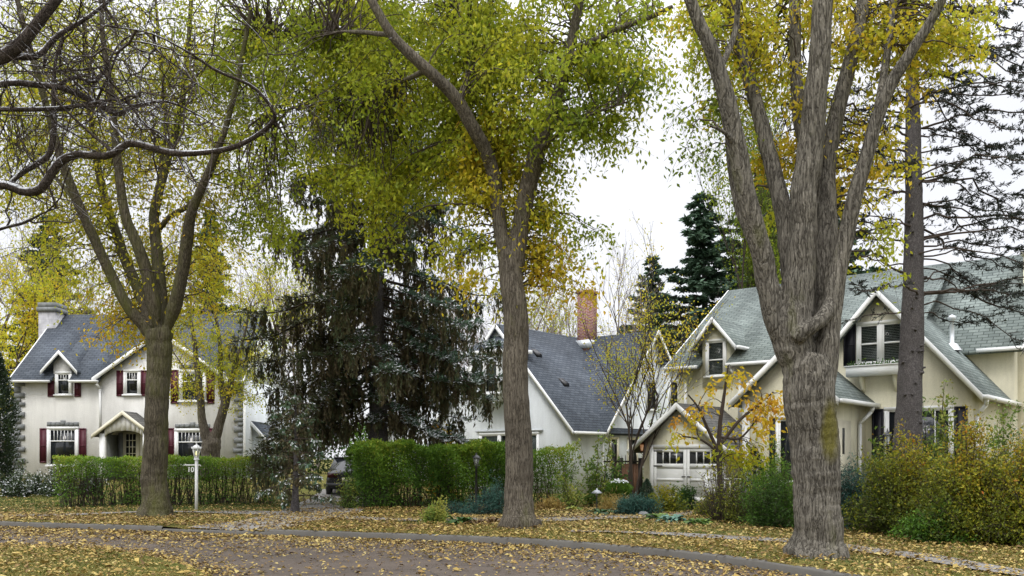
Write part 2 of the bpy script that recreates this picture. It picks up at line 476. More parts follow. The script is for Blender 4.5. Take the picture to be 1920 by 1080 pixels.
# overcast: the cloud sheet greys the sky and evens it out; thicker and thinner cloud by noise
tc = wn('TexCoord'); mp = wn('Mapping'); mp.inputs['Scale'].default_value = (1, 1, 2.5); wt.links.new(tc.outputs['Generated'], mp.inputs[0])
nz = wn('TexNoise'); nz.inputs['Scale'].default_value = 2.2; nz.inputs['Detail'].default_value = 5; wt.links.new(mp.outputs[0], nz.inputs['Vector'])
rp = wn('ValToRGB'); rp.color_ramp.elements[0].position = 0.3; rp.color_ramp.elements[0].color = (6.9, 7.0, 7.4, 1)
rp.color_ramp.elements[1].position = 0.7; rp.color_ramp.elements[1].color = (7.9, 7.9, 8.1, 1); wt.links.new(nz.outputs[0], rp.inputs[0])
sx = wn('SeparateXYZ'); wt.links.new(tc.outputs['Generated'], sx.inputs[0])
up = wn('MapRange'); up.inputs[1].default_value = 0.35; up.inputs[2].default_value = 0.95; up.inputs[3].default_value = 1.0; up.inputs[4].default_value = 3.7; wt.links.new(sx.outputs[2], up.inputs[0])
ml = wn('MixRGB', blend_type='MULTIPLY'); ml.inputs[0].default_value = 1; wt.links.new(rp.outputs[0], ml.inputs[1]); wt.links.new(up.outputs[0], ml.inputs[2])
mx = wn('MixRGB'); mx.inputs[0].default_value = 0.9; wt.links.new(sky.outputs[0], mx.inputs[1]); wt.links.new(ml.outputs[0], mx.inputs[2])
bg = wn('Background'); bg.inputs[1].default_value = 0.1; wt.links.new(mx.outputs[0], bg.inputs[0])
wo = wn('OutputWorld'); wt.links.new(bg.outputs[0], wo.inputs[0])
sl = bpy.data.lights.new('sun', 'SUN'); sl.energy = 0.9; sl.angle = math.radians(20); sl.color = (1, 0.96, 0.9)
so = bpy.data.objects.new('sun', sl); COL.objects.link(so)
sd = Vector((math.sin(AZ) * math.cos(EL), math.cos(AZ) * math.cos(EL), math.sin(EL)))
so.rotation_euler = sd.to_track_quat('Z', 'Y').to_euler(); so.location = (0, -10, 30)
SC.view_settings.view_transform = 'Standard'; SC.view_settings.look = 'None'
SC.view_settings.exposure = 0.55; SC.view_settings.gamma = 1
SC.cycles.max_bounces = 6; SC.cycles.transparent_max_bounces = 8
SC.cycles.use_denoising = True

# ------------------------------------------------------------------ ground
FARY = np.array([(-70, 44), (-40, 33), (-25, 26.8), (-17, 23.6), (-12.2, 21.6), (-7.4, 19.9), (-5.4, 19.2), (-2.5, 18.2)], float)
def drop(x, y):
    d = np.clip((np.asarray(y) - np.interp(x, FARY[:, 0], FARY[:, 1])) / 1.3, 0, 1)
    return 0.055 * sstep(-7.5, -7.2, x) * sstep(-5.3, -5.6, x) * (1 - d)

def m_lawn():
    k = N('lawn')
    p = k.pos()
    a = k.noise(0.35, p, 5, 0.6); b = k.noise(2.3, p, 5, 0.7); c = k.noise(26, p, 4, 0.7); d = k.noise(75, p, 2, 0.6)
    grass = k.ramp(c, [(0.25, (0.035, 0.05, 0.012)), (0.5, (0.10, 0.115, 0.024)), (0.8, (0.19, 0.18, 0.05))])
    litter = k.ramp(d, [(0.25, (0.06, 0.04, 0.018)), (0.5, (0.20, 0.14, 0.045)), (0.75, (0.37, 0.28, 0.10))])
    f = k.ramp(k.math('ADD', k.math('MULTIPLY', a, 0.5), k.math('ADD', k.math('MULTIPLY', b, 0.3), k.math('MULTIPLY', d, 0.35))), [(0.50, 0.0), (0.68, 0.85)])
    col = k.mix(f, grass, litter)
    return k.surf(col, 0.95, k.bump(k.math('ADD', c, d), 0.8, 0.04), 0.1)

def m_road():
    k = N('road')
    p = k.pos()
    fine = k.noise(110, p, 3, 0.7); mid = k.noise(1.1, p, 6, 0.65)
    col = k.ramp(fine, [(0.25, (0.046, 0.036, 0.028)), (0.75, (0.118, 0.094, 0.076))])
    col = k.mix(1.0, col, k.ramp(mid, [(0.3, 0.75), (0.7, 1.25)]), 'MULTIPLY')
    cr = k.n('TexVoronoi', {'Vector': k.n('MixRGB', {'Fac': 0.12, 'Color1': p, 'Color2': k.noise(2, p, 4, out='Color')}).outputs[0], 'Scale': 0.33}, feature='DISTANCE_TO_EDGE').outputs['Distance']
    col = k.mix(k.ramp(cr, [(0.002, 0.5), (0.007, 0.0)]), col, (0.02, 0.018, 0.017))
    return k.surf(col, 0.8, k.bump(fine, 0.5, 0.01), 0.25)
MAT['lawn'] = m_lawn(); MAT['road'] = m_road()

FAR = np.array([(-70, 44), (-40, 33), (-25, 26.8), (-17, 23.6), (-12.2, 21.6), (-7.4, 19.9), (-5.4, 19.2), (-2.5, 18.2), (0.4, 16.9), (1.7, 15.8), (2.75, 14.7), (3.5, 13.6), (4.0, 12.6), (4.9, 10), (5.5, 6), (5.7, 0), (5.7, -12)], float)
NEAR = np.array([(-70, 36), (-40, 26.5), (-20, 20), (-13, 17.8), (-9.4, 16.7), (-7.2, 16.07), (-5.3, 14.3), (-3.77, 11.87), (-3.0, 9), (-2.6, 5), (-2.5, 0), (-2.5, -12)], float)
FARS = spline(FAR, 180); NEARS = spline(NEAR, 120)

def side_of(line, x, y):
    """signed distance to a polyline, positive to its left"""
    p = np.stack([x, y], -1)
    best = np.full(len(x), 1e9); sg = np.zeros(len(x))
    a, b = line[:-1], line[1:]
    for i in range(0, len(a)):
        ab = b[i] - a[i]; t = np.clip(((p - a[i]) @ ab) / (ab @ ab), 0, 1)
        dd = p - (a[i] + t[:, None] * ab); d = np.hypot(dd[:, 0], dd[:, 1])
        cr = ab[0] * dd[:, 1] - ab[1] * dd[:, 0]
        u = d < best; best = np.where(u, d, best); sg = np.where(u, np.sign(cr), sg)
    return best * sg
def strip(name, A, B, za, zb, mat, kind='structure', thick=0.0):
    g = G(); n = len(A)
    v = np.concatenate([np.c_[A, np.broadcast_to(za, n)], np.c_[B, np.broadcast_to(zb, n)]])
    i = np.arange(n - 1)
    g.add(v, np.stack([i, i + n, i + n + 1, i + 1], -1))
    o = g.obj(name, mat, smooth=True)
    me = o.data
    if sum(p.normal.z for p in me.polygons) < 0: me.flip_normals()
    return tag(o, kind=kind)

def ground_sheet():
    g = G(); R = 900
    g.add([(-R, -R, -0.06), (R, -R, -0.06), (R, R, -0.06), (-R, R, -0.06)], [(0, 1, 2, 3)])
    tag(g.obj('ground', MAT['lawn']), kind='structure')
ground_sheet()
fr = np.linspace(0, 1, 100)
strip('road', spline(NEAR, 100) , spline(FAR, 100), 0, 0, MAT['road'])

def fan(name, line, dirs, offs, zf):
    g = G(); n = len(line); k = len(offs)
    pts = line[:, None] + dirs[:, None] * np.array(offs)[None, :, None]
    z = zf(pts[..., 0], pts[..., 1])
    v = np.concatenate([pts, z[..., None]], -1).reshape(-1, 3)
    # skirt down to the road along the first column
    i = np.arange(n - 1)[:, None] * k; j = np.arange(k - 1)[None]
    q = np.stack([i + j, i + j + 1, i + k + j + 1, i + k + j], -1).reshape(-1, 4)
    g.add(v, q)
    o = g.obj(name, MAT['lawn'], smooth=True)
    if sum(p.normal.z for p in o.data.polygons) < 0: o.data.flip_normals()
    return tag(o, kind='structure')
th = np.linspace(math.radians(100), math.radians(-10), len(FARS)); tn = nrm(np.gradient(FARS, axis=0))
fd = nrm(np.stack([-tn[:, 1], tn[:, 0]], -1) * 0.4 + np.stack([np.cos(th), np.sin(th)], -1) * 0.8)
offs = [0.0, 0.2, 0.5, 1, 1.6, 2.3, 3.1, 4, 5, 6, 7.2, 8.5, 10, 11.5, 13, 14.5, 16, 18, 20, 23, 27, 33, 45, 70, 120, 250]
def far_z(x, y): return gz(x, y) - drop(x, y) + 0.012 * np.sin(x * 1.7 + y) + 0.010 * np.sin(y * 2.3 - x * 0.8)
fan('lawn', FARS, fd, offs, far_z)
th2 = np.linspace(math.radians(255), math.radians(190), len(NEARS))
nd = np.stack([np.cos(th2), np.sin(th2)], -1)
fan('grass_median', NEARS, nd, [0, 0.2, 0.6, 1.2, 2, 3, 4.5, 7, 12, 25, 60], lambda x, y: np.clip(-side_of(NEARS, x.ravel(), y.ravel()).reshape(x.shape), -.05, .25) * .26 - 0.01 + 0.012 * np.sin(x * 1.9 + y * 1.3))

def kerb(name, line, side, h, gapx=None):
    g = G()
    t = nrm(np.gradient(line, axis=0)); nn = np.stack([-t[:, 1], t[:, 0]], -1) * side
    ok = np.ones(len(line), bool) if gapx is None else ~((line[:, 0] > gapx[0]) & (line[:, 0] < gapx[1]))
    w = 0.14
    for i in range(len(line) - 1):
        a0, a1 = line[i] - nn[i] * 0.03, line[i + 1] - nn[i + 1] * 0.03
        b0, b1 = line[i] + nn[i] * w, line[i + 1] + nn[i + 1] * w
        hh = h if (ok[i] and ok[i + 1]) else 0.085
        v = [(*a0, -0.05), (*a0, hh - 0.025), (*(a0 + nn[i] * 0.03), hh), (*b0, hh), (*b0, -0.05)]
        v2 = [(*a1, -0.05), (*a1, hh - 0.025), (*(a1 + nn[i + 1] * 0.03), hh), (*b1, hh), (*b1, -0.05)]
        q = [(k, k + 5, k + 6, k + 1) for k in range(4)]
        g.add(v + v2, q if side > 0 else [x[::-1] for x in q])
    return tag(g.obj(name, MAT['curb']), kind='structure')
kerb('kerb', FARS, 1, 0.135, (-7.5, -5.3))

def path(name, line, w, mat, lift=0.028, n=40):
    c = spline(line, n); t = nrm(np.gradient(c, axis=0)); nn = np.stack([-t[:, 1], t[:, 0]], -1)
    w = np.interp(np.linspace(0, 1, n), np.linspace(0, 1, len(np.atleast_1d(w))), np.atleast_1d(w))[:, None]
    A, B = c + nn * w / 2, c - nn * w / 2
    return strip(name, A, B, far_z(A[:, 0], A[:, 1]) + lift, far_z(B[:, 0], B[:, 1]) + lift, mat)
path('sidewalk', [(-30, 27.5), (-20, 24.0), (-13.5, 23.3), (-11, 24.8), (-9, 25.4), (-6.5, 24.6), (-3.6, 22.6), (-1.4, 22.0), (0.7, 22.2), (3.7, 23.6), (5.5, 25.5)], 0.95, MAT['concrete'])
path('footpath', [(1.2, 18.6), (2.4, 18.3), (3.7, 17.6), (5.1, 16.3), (6.1, 14.2), (6.8, 11.5), (7.3, 8)], 0.6, MAT['concrete'], 0.03)
path('driveway', [(-6.4, 19.62), (-5.75, 21.2), (-5.4, 23.2), (-5.4, 26), (-5.9, 30), (-6.3, 36)], [1.6, 2.2, 2.4], MAT['concrete'], 0.034)
def apron():
    k = (FARS[:, 0] > -7.7) & (FARS[:, 0] < -5.1); A = FARS[k]; D = fd[k]
    B = A + D * 1.3; A = A + D * .13
    o = strip('driveway_apron', A, B, 0.09, far_z(B[:, 0], B[:, 1]) + .04, MAT['concrete'])
apron()
path('garage_drive', [(5.0, 24.8), (5.9, 27), (7.0, 29.6)], [2.0, 3.0], MAT['concrete'], 0.02)
path('garden_soil', [(-1.9, 22.9), (-0.6, 23.0), (1.0, 23.2), (2.6, 24.4), (4.2, 26.0)], [0.8, 1.5, 1.6, 1.3], MAT['soil'], 0.026)

# ------------------------------------------------------------------ fallen leaves, grass
def wob(x, y, f=1.0):
    return (np.sin(x * 1.3 * f + 1.7 * np.sin(y * 0.9 * f)) + np.sin(y * 1.7 * f + 1.3 * np.sin(x * 1.1 * f + 2)) + np.sin((x + y) * 2.9 * f)) / 3

def scatter_ground():
    n = 620000
    # sample evenly in the wedge the camera sees, a little beyond its edges
    y = np.sqrt(RNG.uniform(9.0 ** 2, 33.0 ** 2, n)); x = RNG.uniform(-0.66, 0.66, n) * y
    s = side_of(spline(FAR, 60), x, y); e = side_of(spline(NEAR, 50), x, y)
    far, med = s > 0.17, e < -0.17
    road = (~far) & (~med)
    w1, w2 = wob(x, y), wob(x, y, 3.1)
    den = np.zeros(n)
    den = np.where(far, 0.30 + 0.14 * w1 + 0.14 * w2 + 0.32 * np.exp(-np.abs(s - 1.0) / 0.8) * (x < -1) + 0.12 * (y < 17), den)
    den = np.where(far & (y > 24) & (x < -6), den * 0.45, den)
    den = np.where(far & (y > 27), den * 0.35, den)
    den = np.where(med, 0.40 + 0.12 * w1 + 0.16 * w2, den)
    band = np.exp(-np.maximum(-s - 0.25, 0) / (1.25 + 0.5 * w1 + np.clip((-x - 5) * 0.08, 0, .8)))
    band2 = np.exp(-np.maximum(e - 0.05, 0) / 0.28)
    den = np.where(road, 0.06 + 0.035 * w2 + 0.05 * (w1 > .3) + 1.0 * band ** 1.1 * (0.8 + 0.45 * w2) + 1.0 * band2, den)
    w3 = wob(x + 3, y, 7.3) + .6 * wob(x, y + 5, 15.0)
    den = den * np.clip(.9 + .75 * w3, .12, 1.9)
    keep = RNG.uniform(0, 1, n) < den * np.clip(y / 26, 0.35, 1)
    x, y, far, med, s, e = x[keep], y[keep], far[keep], med[keep], s[keep], e[keep]
    z = np.where(far, far_z(x, y) + 0.035, np.where(med, 0.085, np.where((s > 0) & ~((x > -7.6) & (x < -5.2)), 0.137, np.where(s > 0, 0.09, 0.006))))
    z = z + np.abs(RNG.normal(0, 0.012, len(x)))
    m = len(x); a = RNG.uniform(0, 2 * math.pi, m)
    ax = np.stack([np.cos(a), np.sin(a), RNG.normal(0.05, 0.22, m)], -1)
    sd_ = np.stack([-np.sin(a), np.cos(a), RNG.normal(0, 0.30, m)], -1)
    L = np.clip(RNG.lognormal(-2.86, .34, m), .025, .13)[:, None]; p = np.stack([x, y, z], -1)
    lift = np.array([0, 0, 1.0]) * L * RNG.uniform(0.02, 0.22, (m, 1))
    v = np.stack([p, p + ax * L * 0.45 + sd_ * L * 0.27 + lift, p + ax * L, p + ax * L * 0.45 - sd_ * L * 0.27 + lift], 1).reshape(-1, 3)
    h = np.clip(RNG.normal(0.50, 0.30, m) + np.where(far & (x < -2), -0.08, 0.03) + 0.1 * wob(x, y, 0.7), 0, 1)
    g = G(); g.add(v, np.arange(m * 4).reshape(-1, 4), hue=np.repeat(h, 4))
    tag(g.obj('fallen_leaves', MAT['leaf_ground']), 'yellow and brown fallen leaves scattered over lawn, road and kerb', 'leaves', kind='stuff')
    # grass blades
    n = 170000
    y = np.sqrt(RNG.uniform(10.5 ** 2, 34.0 ** 2, n)); x = RNG.uniform(-0.63, 0.63, n) * y
    s = side_of(spline(FAR, 60), x, y); e = side_of(spline(NEAR, 50), x, y)
    k = ((s > 0.2) | (e < -0.2)) & (wob(x, y, 2.2) + RNG.normal(0, 0.5, n) > -0.3)
    x, y, s = x[k], y[k], s[k]; m = len(x)
    z = np.where(s > 0, far_z(x, y), 0.055)
    a = RNG.uniform(0, 2 * math.pi, m); b = np.stack([np.cos(a), np.sin(a), 0 * a], -1) * 0.011
    hgt = RNG.uniform(0.025, 0.06, m) * np.where((y > 25) & (x < -6), 1.3, 1)
    tip = np.stack([RNG.normal(0, 0.025, m), RNG.normal(0, 0.025, m), hgt], -1)
    p = np.stack([x, y, z], -1)
    g = G(); v = np.stack([p - b, p + b, p + tip], 1).reshape(-1, 3)
    hue = np.clip(RNG.normal(0.5, 0.2, m) + 0.25 * wob(x, y, 0.8) - 0.45 * ((y > 24) & (x < -6)) - 0.3 * ((y > 25) & (x < -4)), 0, 1)
    g.add(v, None, np.arange(m * 3).reshape(-1, 3), hue=np.repeat(hue, 3))
    tag(g.obj('grass', MAT['grass']), 'short olive grass between the fallen leaves', 'grass', kind='stuff')
scatter_ground()
# ------------------------------------------------------------------ house kit
def TF(v0): return lambda a, b, c: (a, v0 - c, b)          # on a front wall (plane v = v0)
def TR(u0): return lambda a, b, c: (u0 + c, a, b)          # on a right wall (plane u = u0)

def gable(gw, gr, gt, u0, u1, v0, v1, z0, ze, zr, axis='v', oe=0.4, orr=0.35, th=0.13, gutter=True, barge=0.2, ends=(1, 1), c=None, notch=()):
    if axis == 'v': A0, A1, B0, B1 = u0, u1, v0, v1; f = lambda a, b, z: (a, b, z)
    else: A0, A1, B0, B1 = v0, v1, u0, u1; f = lambda a, b, z: (b, a, z)
    c = (A0 + A1) / 2 if c is None else c
    if gw is not None:
        gw.prism([f(A0, B0, z0), f(A1, B0, z0), f(A1, B0, ze - .01), f(c, B0, zr - .01), f(A0, B0, ze - .01)], np.array(f(0, B1 - B0, 0)))
    for s, E in ((-1, A0), (1, A1)):
        sl = (zr - ze) / abs(E - c)
        ee = E + s * oe; zz = ze - sl * oe
        cuts = [(B0 - orr, B1 + orr, ee)]
        if notch and s < 0:                      # the eave stops where a wall dormer or a cross gable breaks through it
            cuts, b = [], B0 - orr
            for n0, n1 in notch: cuts += [(b, n0, ee), (n0, n1, E + 0.3)]; b = n1
            cuts.append((b, B1 + orr, ee))
        for c0, c1, e9 in cuts:
            z9 = ze - sl * (e9 - E) * s
            gr.prism([f(c, c0, zr + th), f(e9, c0, z9 + th), f(e9, c0, z9), f(c, c0, zr)], np.array(f(0, c1 - c0, 0)))
        for bb, sg, on in ((B0 - orr, -1, ends[0]), (B1 + orr, 1, ends[1])):
            if on:
                e2 = ee + s * 0.015; z2 = zz - sl * 0.015
                gt.prism([f(c, bb, zr + th + .012), f(e2, bb, z2 + th + .012), f(e2, bb, z2 + th - barge), f(c, bb, zr + th - barge)], np.array(f(0, sg * 0.045, 0)))
        if gutter:
            o = ee + s * 0.02
            for b0, b1, e9 in cuts:              # a small five sided trough
                if e9 != ee: continue
                b0 += .02; b1 -= .02
                poly = [f(o, b0, zz + th - .02), f(o + s * .12, b0, zz + th - .02), f(o + s * .12, b0, zz + th - .08), f(o + s * .08, b0, zz + th - .13), f(o, b0, zz + th - .13)]
                gt.prism(poly, np.array(f(0, b1 - b0, 0)))

def window(par, T, a0, a1, b0, b1, cas=0.1, mull=0, rail=None, top_bars=0, frame='white', seen=None, sill=True, bars=0):
    """casing with sashes; the pane (and a blind or curtain behind it) are its sub-parts"""
    g = G()
    g.box(a0 - cas, a0, b0, b1, 0.002, 0.07, T); g.box(a1, a1 + cas, b0, b1, 0.002, 0.07, T)
    g.box(a0 - cas, a1 + cas, b1, b1 + cas, 0.002, 0.075, T)
    g.box(a0 - cas - (.05 if sill else 0), a1 + cas + (.05 if sill else 0), b0 - (.07 if sill else cas), b0, 0.002, 0.12 if sill else .075, T)
    s = 0.045
    for k in range(mull + 1):
        m0 = a0 + (a1 - a0) * k / (mull + 1); m1 = a0 + (a1 - a0) * (k + 1) / (mull + 1)
        if k: g.box(m0 - 0.06, m0 + 0.06, b0, b1, 0.003, 0.068, T); m0 += 0.06
        if k < mull: m1 -= 0.06
        g.box(m0, m0 + s, b0, b1, 0.03, 0.055, T); g.box(m1 - s, m1, b0, b1, 0.03, 0.055, T)
        g.box(m0 + s, m1 - s, b0, b0 + s, 0.03, 0.055, T); g.box(m0 + s, m1 - s, b1 - s, b1, 0.03, 0.055, T)
        top = b1 - s
        if rail is not None:
            g.box(m0 + s, m1 - s, rail - .025, rail + .025, 0.03, 0.06, T)
            if top_bars:
                for j in range(1, top_bars):
                    x = m0 + s + (m1 - m0 - 2 * s) * j / top_bars
                    g.box(x - .012, x + .012, rail + .025, top, 0.032, 0.05, T)
        for j in range(1, bars):
            x = m0 + s + (m1 - m0 - 2 * s) * j / bars
            g.box(x - .012, x + .012, b0 + s, (rail - .025) if rail else top, 0.032, 0.05, T)
    w = g.obj('window', MAT[frame], par)
    p = G(); p.box(a0, a1, b0, b1, 0.024 if seen else 0.004, 0.028, T)
    p.obj('pane', MAT['clear_glass' if seen else 'glass'], w)
    if seen:
        r = G(); r.box(a0, a1, b0, b1, 0.002, 0.006, T); r.obj('interior', MAT['dark_room'], w)
        r = G()
        if seen == 'blind':
            z = b0 + 0.03
            while z < b1 - 0.03:
                r.box(a0 + .03, a1 - .03, z, z + 0.022, 0.010, 0.016, T); z += 0.05
            r.obj('blind', MAT['blind'], w)
        else:
            x = a0
            while x < a1 - 0.05:
                if not (a0 + (a1 - a0) * .38 < x < a0 + (a1 - a0) * .6): r.box(x, x + 0.05, b0, b1, 0.009 + 0.006 * math.sin(x * 40), 0.018 + 0.004 * math.sin(x * 40), T)
                x += 0.055
            r.obj('curtain', MAT['curtain'], w)
    return w

def shutter(par, T, a0, a1, b0, b1, mat='burgundy'):
    g = G(); w = 0.05
    g.box(a0, a1, b0, b1, 0.004, 0.028, T)
    for x in ((a0, a0 + w), (a1 - w, a1)): g.box(x[0], x[1], b0, b1, 0.028, 0.045, T)
    m = (b0 + b1) / 2
    for z in ((b0, b0 + w * 1.4), (m - w * .6, m + w * .6), (b1 - w, b1)): g.box(a0 + w, a1 - w, z[0], z[1], 0.028, 0.045, T)
    return g.obj('shutter', MAT[mat], par)

def spout(par, pts, mat='white', r=0.045):
    g = G()
    for i in range(len(pts) - 1):
        g.bar(pts[i], pts[i + 1], 2 * r, 2 * r * .8, up=(0.3, 1, 0.01))
    return g.obj('downspout', MAT[mat], par)

# ------------------------------------------------------------------ left house (faces the street squarely)
def left_house():
    D = 41.0; o = (30 - CX) * D / F
    U = lambda px: (px - 30) * D / F
    Z = lambda py: CZ + (HZ - py) * D / F
    h = thing('stucco_house', 'grey cream stucco house with burgundy shutters, stone corners and pale stone chimney', 'house', (o, D, 0))
    gw, gr, gt = G(), G(), G()
    W_ = U(455)
    gable(gw, gr, gt, 0, W_, 0, 8, 0.2, 5.32, 8.62, 'u', 0.38, 0.12, notch=((U(103), U(137)), (U(193), U(420))))
    # front cross gable
    gable(gw, gr, gt, U(193), U(420), -0.12, 3.9, 0.2, 5.30, Z(627), 'v', 0.30, 0.28, ends=(1, 0), gutter=False)
    gw.obj('wall', MAT['stucco_grey'], h)
    roof = gr.obj('roof', MAT['grey_roof'], h, uv=True)
    gt.obj('trim', MAT['white'], h)
    g = G(); g.box(0.2, 7.8, 0.2, 5.25, 0.003, 0.03, TR(W_)); g.prism([(W_ + .003, .2, 5.25), (W_ + .003, 7.8, 5.25), (W_ + .003, 4, 8.45)], (0.027, 0, 0))  # end wall slab: its bluish white stands in for sky light on the stucco
    tag(g.obj('side_wall', MAT['stucco_white'], h), 'end wall with bluish sky light put into its colour')
    # dormer breaking the eave
    gw, gr, gt = G(), G(), G()
    gable(gw, gr, gt, U(101), U(133), -0.03, 3.2, 4.6, Z(681), Z(663), 'v', 0.42, 0.3, th=0.1, gutter=False, ends=(1, 0), barge=.16)
    d = gw.obj('dormer', MAT['stucco_grey'], h); gr.obj('dormer_roof', MAT['grey_roof'], d, uv=True); gt.obj('bargeboard', MAT['white'], d)
    # chimney
    g = G(); g.box(-0.55, 0.27, 0.3, 8.75, 3.0, 4.05, lambda a, b, c: (a, c, b)); ch = g.obj('chimney', MAT['chimney_stone'], h, uv=True)
    g = G(); g.box(-0.62, 0.34, 8.75, 8.95, 2.93, 4.12, lambda a, b, c: (a, c, b)); g.box(-0.58, 0.30, 8.95, 9.18, 2.97, 4.08, lambda a, b, c: (a, c, b)); g.obj('cap', MAT['stone'], ch)
    T = TF(0); T2 = TF(-0.12)
    window(h, TF(-0.03), U(109), U(132), Z(740), Z(701), 0.1, rail=Z(713), top_bars=4)
    shutter(h, T, U(90), U(102.5), Z(744), Z(714)); shutter(h, T, U(140), U(152), Z(744), Z(714))
    window(h, T, U(94), U(143), Z(872), Z(805), 0.12, rail=Z(827), top_bars=7)
    shutter(h, T, U(75), U(88), Z(868), Z(803)); shutter(h, T, U(149), U(162), Z(868), Z(803))
    window(h, T2, U(239), U(262), Z(740), Z(698), 0.11, rail=Z(713), top_bars=4)
    shutter(h, T2, U(221), U(234), Z(743), Z(695)); shutter(h, T2, U(267), U(280), Z(743), Z(695))
    window(h, T2, U(343), U(384), Z(752), Z(699), 0.12, rail=Z(716), top_bars=5)
    shutter(h, T2, U(322), U(337), Z(757), Z(694)); shutter(h, T2, U(390), U(404), Z(757), Z(694))
    window(h, T2, U(335), U(385), Z(872), Z(809), 0.13, rail=Z(829), top_bars=7)
    shutter(h, T2, U(315), U(329), Z(870), Z(803)); shutter(h, T2, U(391), U(406), Z(870), Z(803))
    def lintel(T, a0, a1, b0, b1):
        g = G(); n = 7; rg = random.Random(int(a0 * 9))
        xs = np.linspace(a0, a1, n + 1)
        for i in range(n):
            e = 0.08 if i == n // 2 else 0
            g.box(xs[i] + .008, xs[i + 1] - .008, b0 - .02 * rg.random(), b1 + e + .02 * rg.random(), 0.003, 0.05 + .03 * rg.random(), T)
        g.obj('stone_lintel', MAT['stone'], h)
    lintel(T, U(89), U(148), Z(799), Z(792)); lintel(T2, U(331), U(396), Z(802), Z(796)); lintel(T2, U(338), U(388), Z(691), Z(685))
    rg = random.Random(4)
    for T_, x0, sgn, z0 in ((T, 0.0, 1, 4.9), (T, W_, -1, 4.9)):
        g = G(); z = 0.3; k = 0
        while z < z0:
            hh = 0.17 + 0.12 * rg.random(); w = (0.36 if k % 2 else 0.19) + 0.06 * rg.random()
            a = (x0 - .05, x0 + w) if sgn > 0 else (x0 - w, x0 + .05)
            g.box(a[0], a[1], z, z + hh - .02, 0.003, 0.05 + .035 * rg.random(), T_); z += hh; k += 1
        g.obj('corner_stones', MAT['stone'], h)
    spout(h, [(U(189), -0.42, 4.95), (U(190.5), -0.16, 4.75), (U(190.5), -0.10, 2.9)])
    spout(h, [(U(459), -0.05, 5.0), (U(459), -0.05, 0.4)])
    # entrance hood on posts with an arched front
    gw, gr, gt = G(), G(), G()
    U15 = lambda px: (px - CX) * 39.5 / F - o
    Z15 = lambda py: CZ + (HZ - py) * 39.5 / F
    c, e0, e1 = U15(232), U15(184), U15(280); zt, ze = Z15(775), Z15(812)
    gable(None, gr, gt, e0, e1, -1.5, -0.14, 0, ze, zt, 'v', 0.22, 0.12, th=.1, gutter=False, ends=(1, 0), barge=.17)
    p = gr.obj('porch_roof', MAT['brown_roof'], h, uv=True); gt.obj('bargeboard', MAT['offwhite'], p)
    a0, a1 = e0 + .28, e1 - .28; n = 12
    arch = [((a0 + a1) / 2 + (a1 - a0) / 2 * math.cos(t), Z15(820) + .30 * math.sin(t)) for t in np.linspace(0, math.pi, n)]
    g = G()
    for i in range(n - 1):
        (x0, z0), (x1, z1) = arch[i], arch[i + 1]
        top = lambda x: zt - abs(x - c) * (zt - ze) / (c - e0) - .02
        g.prism([(x0, -1.5, z0), (x0, -1.5, max(top(x0), z0 + .01)), (x1, -1.5, max(top(x1), z1 + .01)), (x1, -1.5, z1)], (0, .08, 0))
    g.obj('arched_panel', MAT['stucco_grey'], p)
    for x in (e0 + .05, e1 - .29):
        g = G(); g.box(x, x + .24, .3, ze - .02, 1.27, 1.5, TF(0)); g.obj('porch_post', MAT['white'], h)
    g = G(); g.box(e0 + .1, e0 + .28, .3, ze - .05, 0.13, 1.25, TF(0)); g.obj('porch_side_wall', MAT['stone'], h)
    g = G(); g.box(e0 + .3, U(233.5), .3, Z(812), 0.003, 0.05, T2); g.obj('stone_panel', MAT['stone'], h)
    g = G(); g.box(U(234), U(264), .5, Z(808), 0.002, 0.07, T2)
    dr = g.obj('front_door', MAT['offwhite'], h)
    g = G(); g.box(U(240), U(258), 1.55, Z(814), 0.072, 0.08, T2); g.obj('pane', MAT['glass'], dr)
    g = G(); w = U(258) - U(240)
    for i in (1, 2): g.box(U(240) + w * i / 3 - .015, U(240) + w * i / 3 + .015, 1.55, Z(814), .081, .09, T2)
    for i in (1, 2, 3): g.box(U(240), U(258), 1.55 + (Z(814) - 1.55) * i / 4 - .015, 1.55 + (Z(814) - 1.55) * i / 4 + .015, .085, .093, T2)
    g.obj('glazing_bars', MAT['offwhite'], dr)
    g = G(); g.lathe([(0, 0), (.03, .01), (.03, .05), (0, .06)], (U(236), -.24, 1.42), 8); g.obj('handle', MAT['metal_black'], dr)
    # lean-to entry on the end wall
    g = G(); x0, x1 = W_ + .03, W_ + .85
    g.prism([(x0, 1.4, .3), (x1, 1.4, .3), (x1, 1.4, 2.30), (x0, 1.4, 3.2)], (0, 2.3, 0)); p = g.obj('side_entry', MAT['stucco_white'], h)
    g = G(); g.prism([(x0, 1.15, 3.24), (x1 + .2, 1.15, 2.12), (x1 + .2, 1.15, 2.22), (x0, 1.15, 3.36)], (0, 2.9, 0)); g.obj('entry_roof', MAT['grey_roof'], p, uv=True)
    g = G(); g.prism([(x0, 1.10, 3.37), (x0, 1.10, 3.16), (x1 + .22, 1.10, 2.0), (x1 + .22, 1.10, 2.21)], (0, .045, 0)); g.obj('trim', MAT['white'], p)
    g = G(); g.box(x1 + .21, x1 + .28, 2.02, 2.2, -4.05, -1.16, TF(0)); g.obj('gutter', MAT['white'], p)
    g = G(); g.box(x1 + .1, x1 + .2, .3, 2.1, -4.0, -3.9, TF(0)); g.obj('post', MAT['white'], p)
    return h
left_house()

